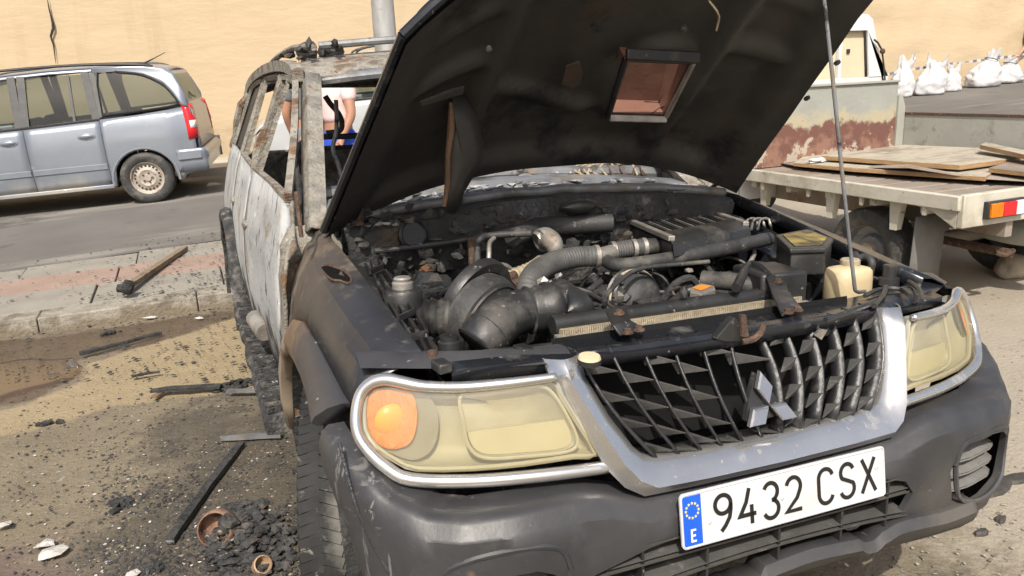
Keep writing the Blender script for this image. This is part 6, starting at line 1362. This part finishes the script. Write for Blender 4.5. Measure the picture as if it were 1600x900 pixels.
heap('charred_rag', (186,793), (.035,.045), 16, m_char, 'crumpled charred rag alone in the middle of the dirt', 'rag', .04, 3)
heap('charred_rag', (78,664), (.06,.025), 14, m_char, 'flat charred rag at the left below the puddle', 'rag', .01, 4)
heap('charred_rag', (172,522), (.07,.03), 14, m_char, 'charred scrap lying in the mud by the kerb', 'scrap', .01, 5)
heap('charred_rag', (244,890), (.04,.03), 14, m_char, 'charred lump at the bottom edge of the dirt', 'scrap', .03, 6)
m_pot = M('scorched rusty pot', [(.19,.10,.065),(.27,.165,.115),(.07,.04,.028)], 14, .6, .2, .4, 50)
pc = W(340, 826, 'z', .05)
pot = empty('burnt_pot', pc, 'crushed rusty round pot lying open beside the front tyre', 'pot')
MB().lathe((0,0,0), (-.35,-.8,.45), [(.001,-.06),(.04,-.055),(.062,-.03),(.068,.0),(.062,.025),(.055,.03),(.058,.0),(.05,-.03),(.03,-.045),(.001,-.05)], 22).build('pot_bowl', m_pot, pot, smooth=60)
MB().blob((.04,-.02,.02), (.03,.03,.03), 2, 2, .4).build('pot_crust', m_ash, pot)
pc = W(408, 884, 'z', .03); pt2 = empty('burnt_can', pc, 'small tan scorched can at the bottom by the tyre', 'can')
MB().lathe((0,0,0), (.3,-.7,.6), [(.001,-.035),(.022,-.033),(.028,-.01),(.03,.02),(.026,.022),(.022,-.01),(.001,-.02)], 16).build('can_body', M('tan scorched can', [(.30,.19,.11),(.38,.27,.17)], 16, .6, .1, .3, 40), pt2, smooth=60)
for i, (x, y, s_, lab) in enumerate([(520/2.2, 497, .05, 'white paper scrap in the mud under the kerb'), (312, 498, .03, 'small white scrap right of the paper in the mud'), (80, 866, .055, 'pale crumpled paper on the dirt near the bottom'), (6, 822, .03, 'white scrap at the left picture edge'), (72, 852, .035, 'small pale flake just above the crumpled paper'), (206, 899, .03, 'white scrap cut by the bottom picture edge')]):
    c = W(x, y, 'z', .014); m = MB(); V = []
    for k in range(8): a = k*math.pi/4; V.append(c+Vector((math.cos(a)*s_*random.uniform(.6,1.2), math.sin(a)*s_*random.uniform(.5,1), random.uniform(0, .012))))
    tag(mesh('paper_scrap', V+[c+Vector((0,0,.016))], [[k, (k+1)%8, 8] for k in range(8)], m_ashw, None, solid=.002, smooth=0), lab, 'paper')
def chips(name, n_, region, smin, smax, mat, seed, dens=None, zf=None, kind=True):
    m = MB(); rs = random.Random(seed); k = 0
    while k < n_:
        px = rs.uniform(region[0], region[2]); py = rs.uniform(region[1], region[3])
        if dens and rs.random() > dens(px, py): continue
        p = W(px, py, 'z', 0)
        if zf: p.z = zf(p)
        else: p.z = max(0, bump_near(p.x, p.y))+.001
        s_ = smin+(smax-smin)*rs.random()**3.2; nn = rs.choice((4, 5, 6)); a0 = rs.uniform(0, 6.28); h_ = s_*rs.uniform(.15, .6)
        st_ = rs.uniform(.35, 1); V = []
        for i in range(nn): a = a0+2*math.pi*i/nn; V.append(p+Matrix.Rotation(a0*3, 3, 'Z') @ Vector((math.cos(a)*s_*rs.uniform(.6, 1.1), math.sin(a)*s_*st_*rs.uniform(.6, 1.1), h_*rs.uniform(0, .6))))
        V.append(p+Vector((rs.uniform(-.3,.3)*s_, rs.uniform(-.3,.3)*s_, h_)))
        m.add(V, [[i, (i+1) % nn, nn] for i in range(nn)]); k += 1
    return tag(m.build(name, mat, None, smooth=0), None, None, kind='stuff')
def dA(px, py):
    d = max(0, 1-abs(px-(300+.1*(py-700)))/330); v = min(1, max(0, (py-560)/160)); c = noise.noise(Vector((px*.012, py*.02, 1)))*.9+.55
    return max(.02, min(1, (d*v+.06)*c*1.2))
chips('burnt_chips', 5200, (-100, 545, 470, 980), .002, .014, m_chip, 11, dA)
chips('burnt_chips', 1500, (120, 620, 460, 980), .003, .012, m_ash, 12, dA)
chips('ash_flakes', 700, (-60, 560, 470, 980), .002, .010, m_ashw, 13, dA)
chips('earth_crumbs', 2400, (-140, 560, 470, 980), .002, .010, M('earth crumbs', [(.19,.15,.10),(.26,.21,.145)], 8, .9), 14)
chips('pavement_crumbs', 1100, (-100, 385, 375, 500), .006, .022, m_chip, 15, lambda px, py: .12+.88*max(0, (px-60)/310)**1.5, lambda p: walk(p.x, p.y)+.012 if p.y > 4.66 else .004)
chips('mud_chips', 1000, (-60, 500, 420, 600), .004, .022, m_chip, 16, None, lambda p: .016)
chips('street_grit', 900, (1380, 440, 1700, 980), .003, .014, M('grey grit', [(.13,.11,.085),(.30,.27,.22)], 20, .9, stops=(.45,.55)), 17)
# oily stains on the right
m_oil = M('dried oil stain', [(.035,.032,.028),(.055,.05,.042)], 20, .6, 0, .4, 60)
for x, y, a, b_ in ((1542,760,.10,.07),(1512,782,.05,.03),(1590,752,.06,.03),(1560,812,.02,.015),(1532,832,.025,.012)):
    c = W(x, y, 'z', 0); patch('oil_stain', [(c.x+a*math.cos(t)*(1+.3*math.sin(3*t+x)), c.y+b_*math.sin(t)) for t in frange(0, 5.9, 9)], .006, m_oil, 2, .003, .02)
# loose stone by the truck
st = W(1580, 432, 'z', 0); MBs = MB().blob((st.x, st.y, .07), (.12, .10, .085), 7, 3, .18).build('chock_stone', M('brown stone', [(.24,.20,.15),(.33,.28,.21)], 6, .9, 0, .6, 20), None, smooth=180); tag(MBs, 'brown rounded stone on the ground behind the truck exhaust', 'stone')
bpy.context.view_layer.update()
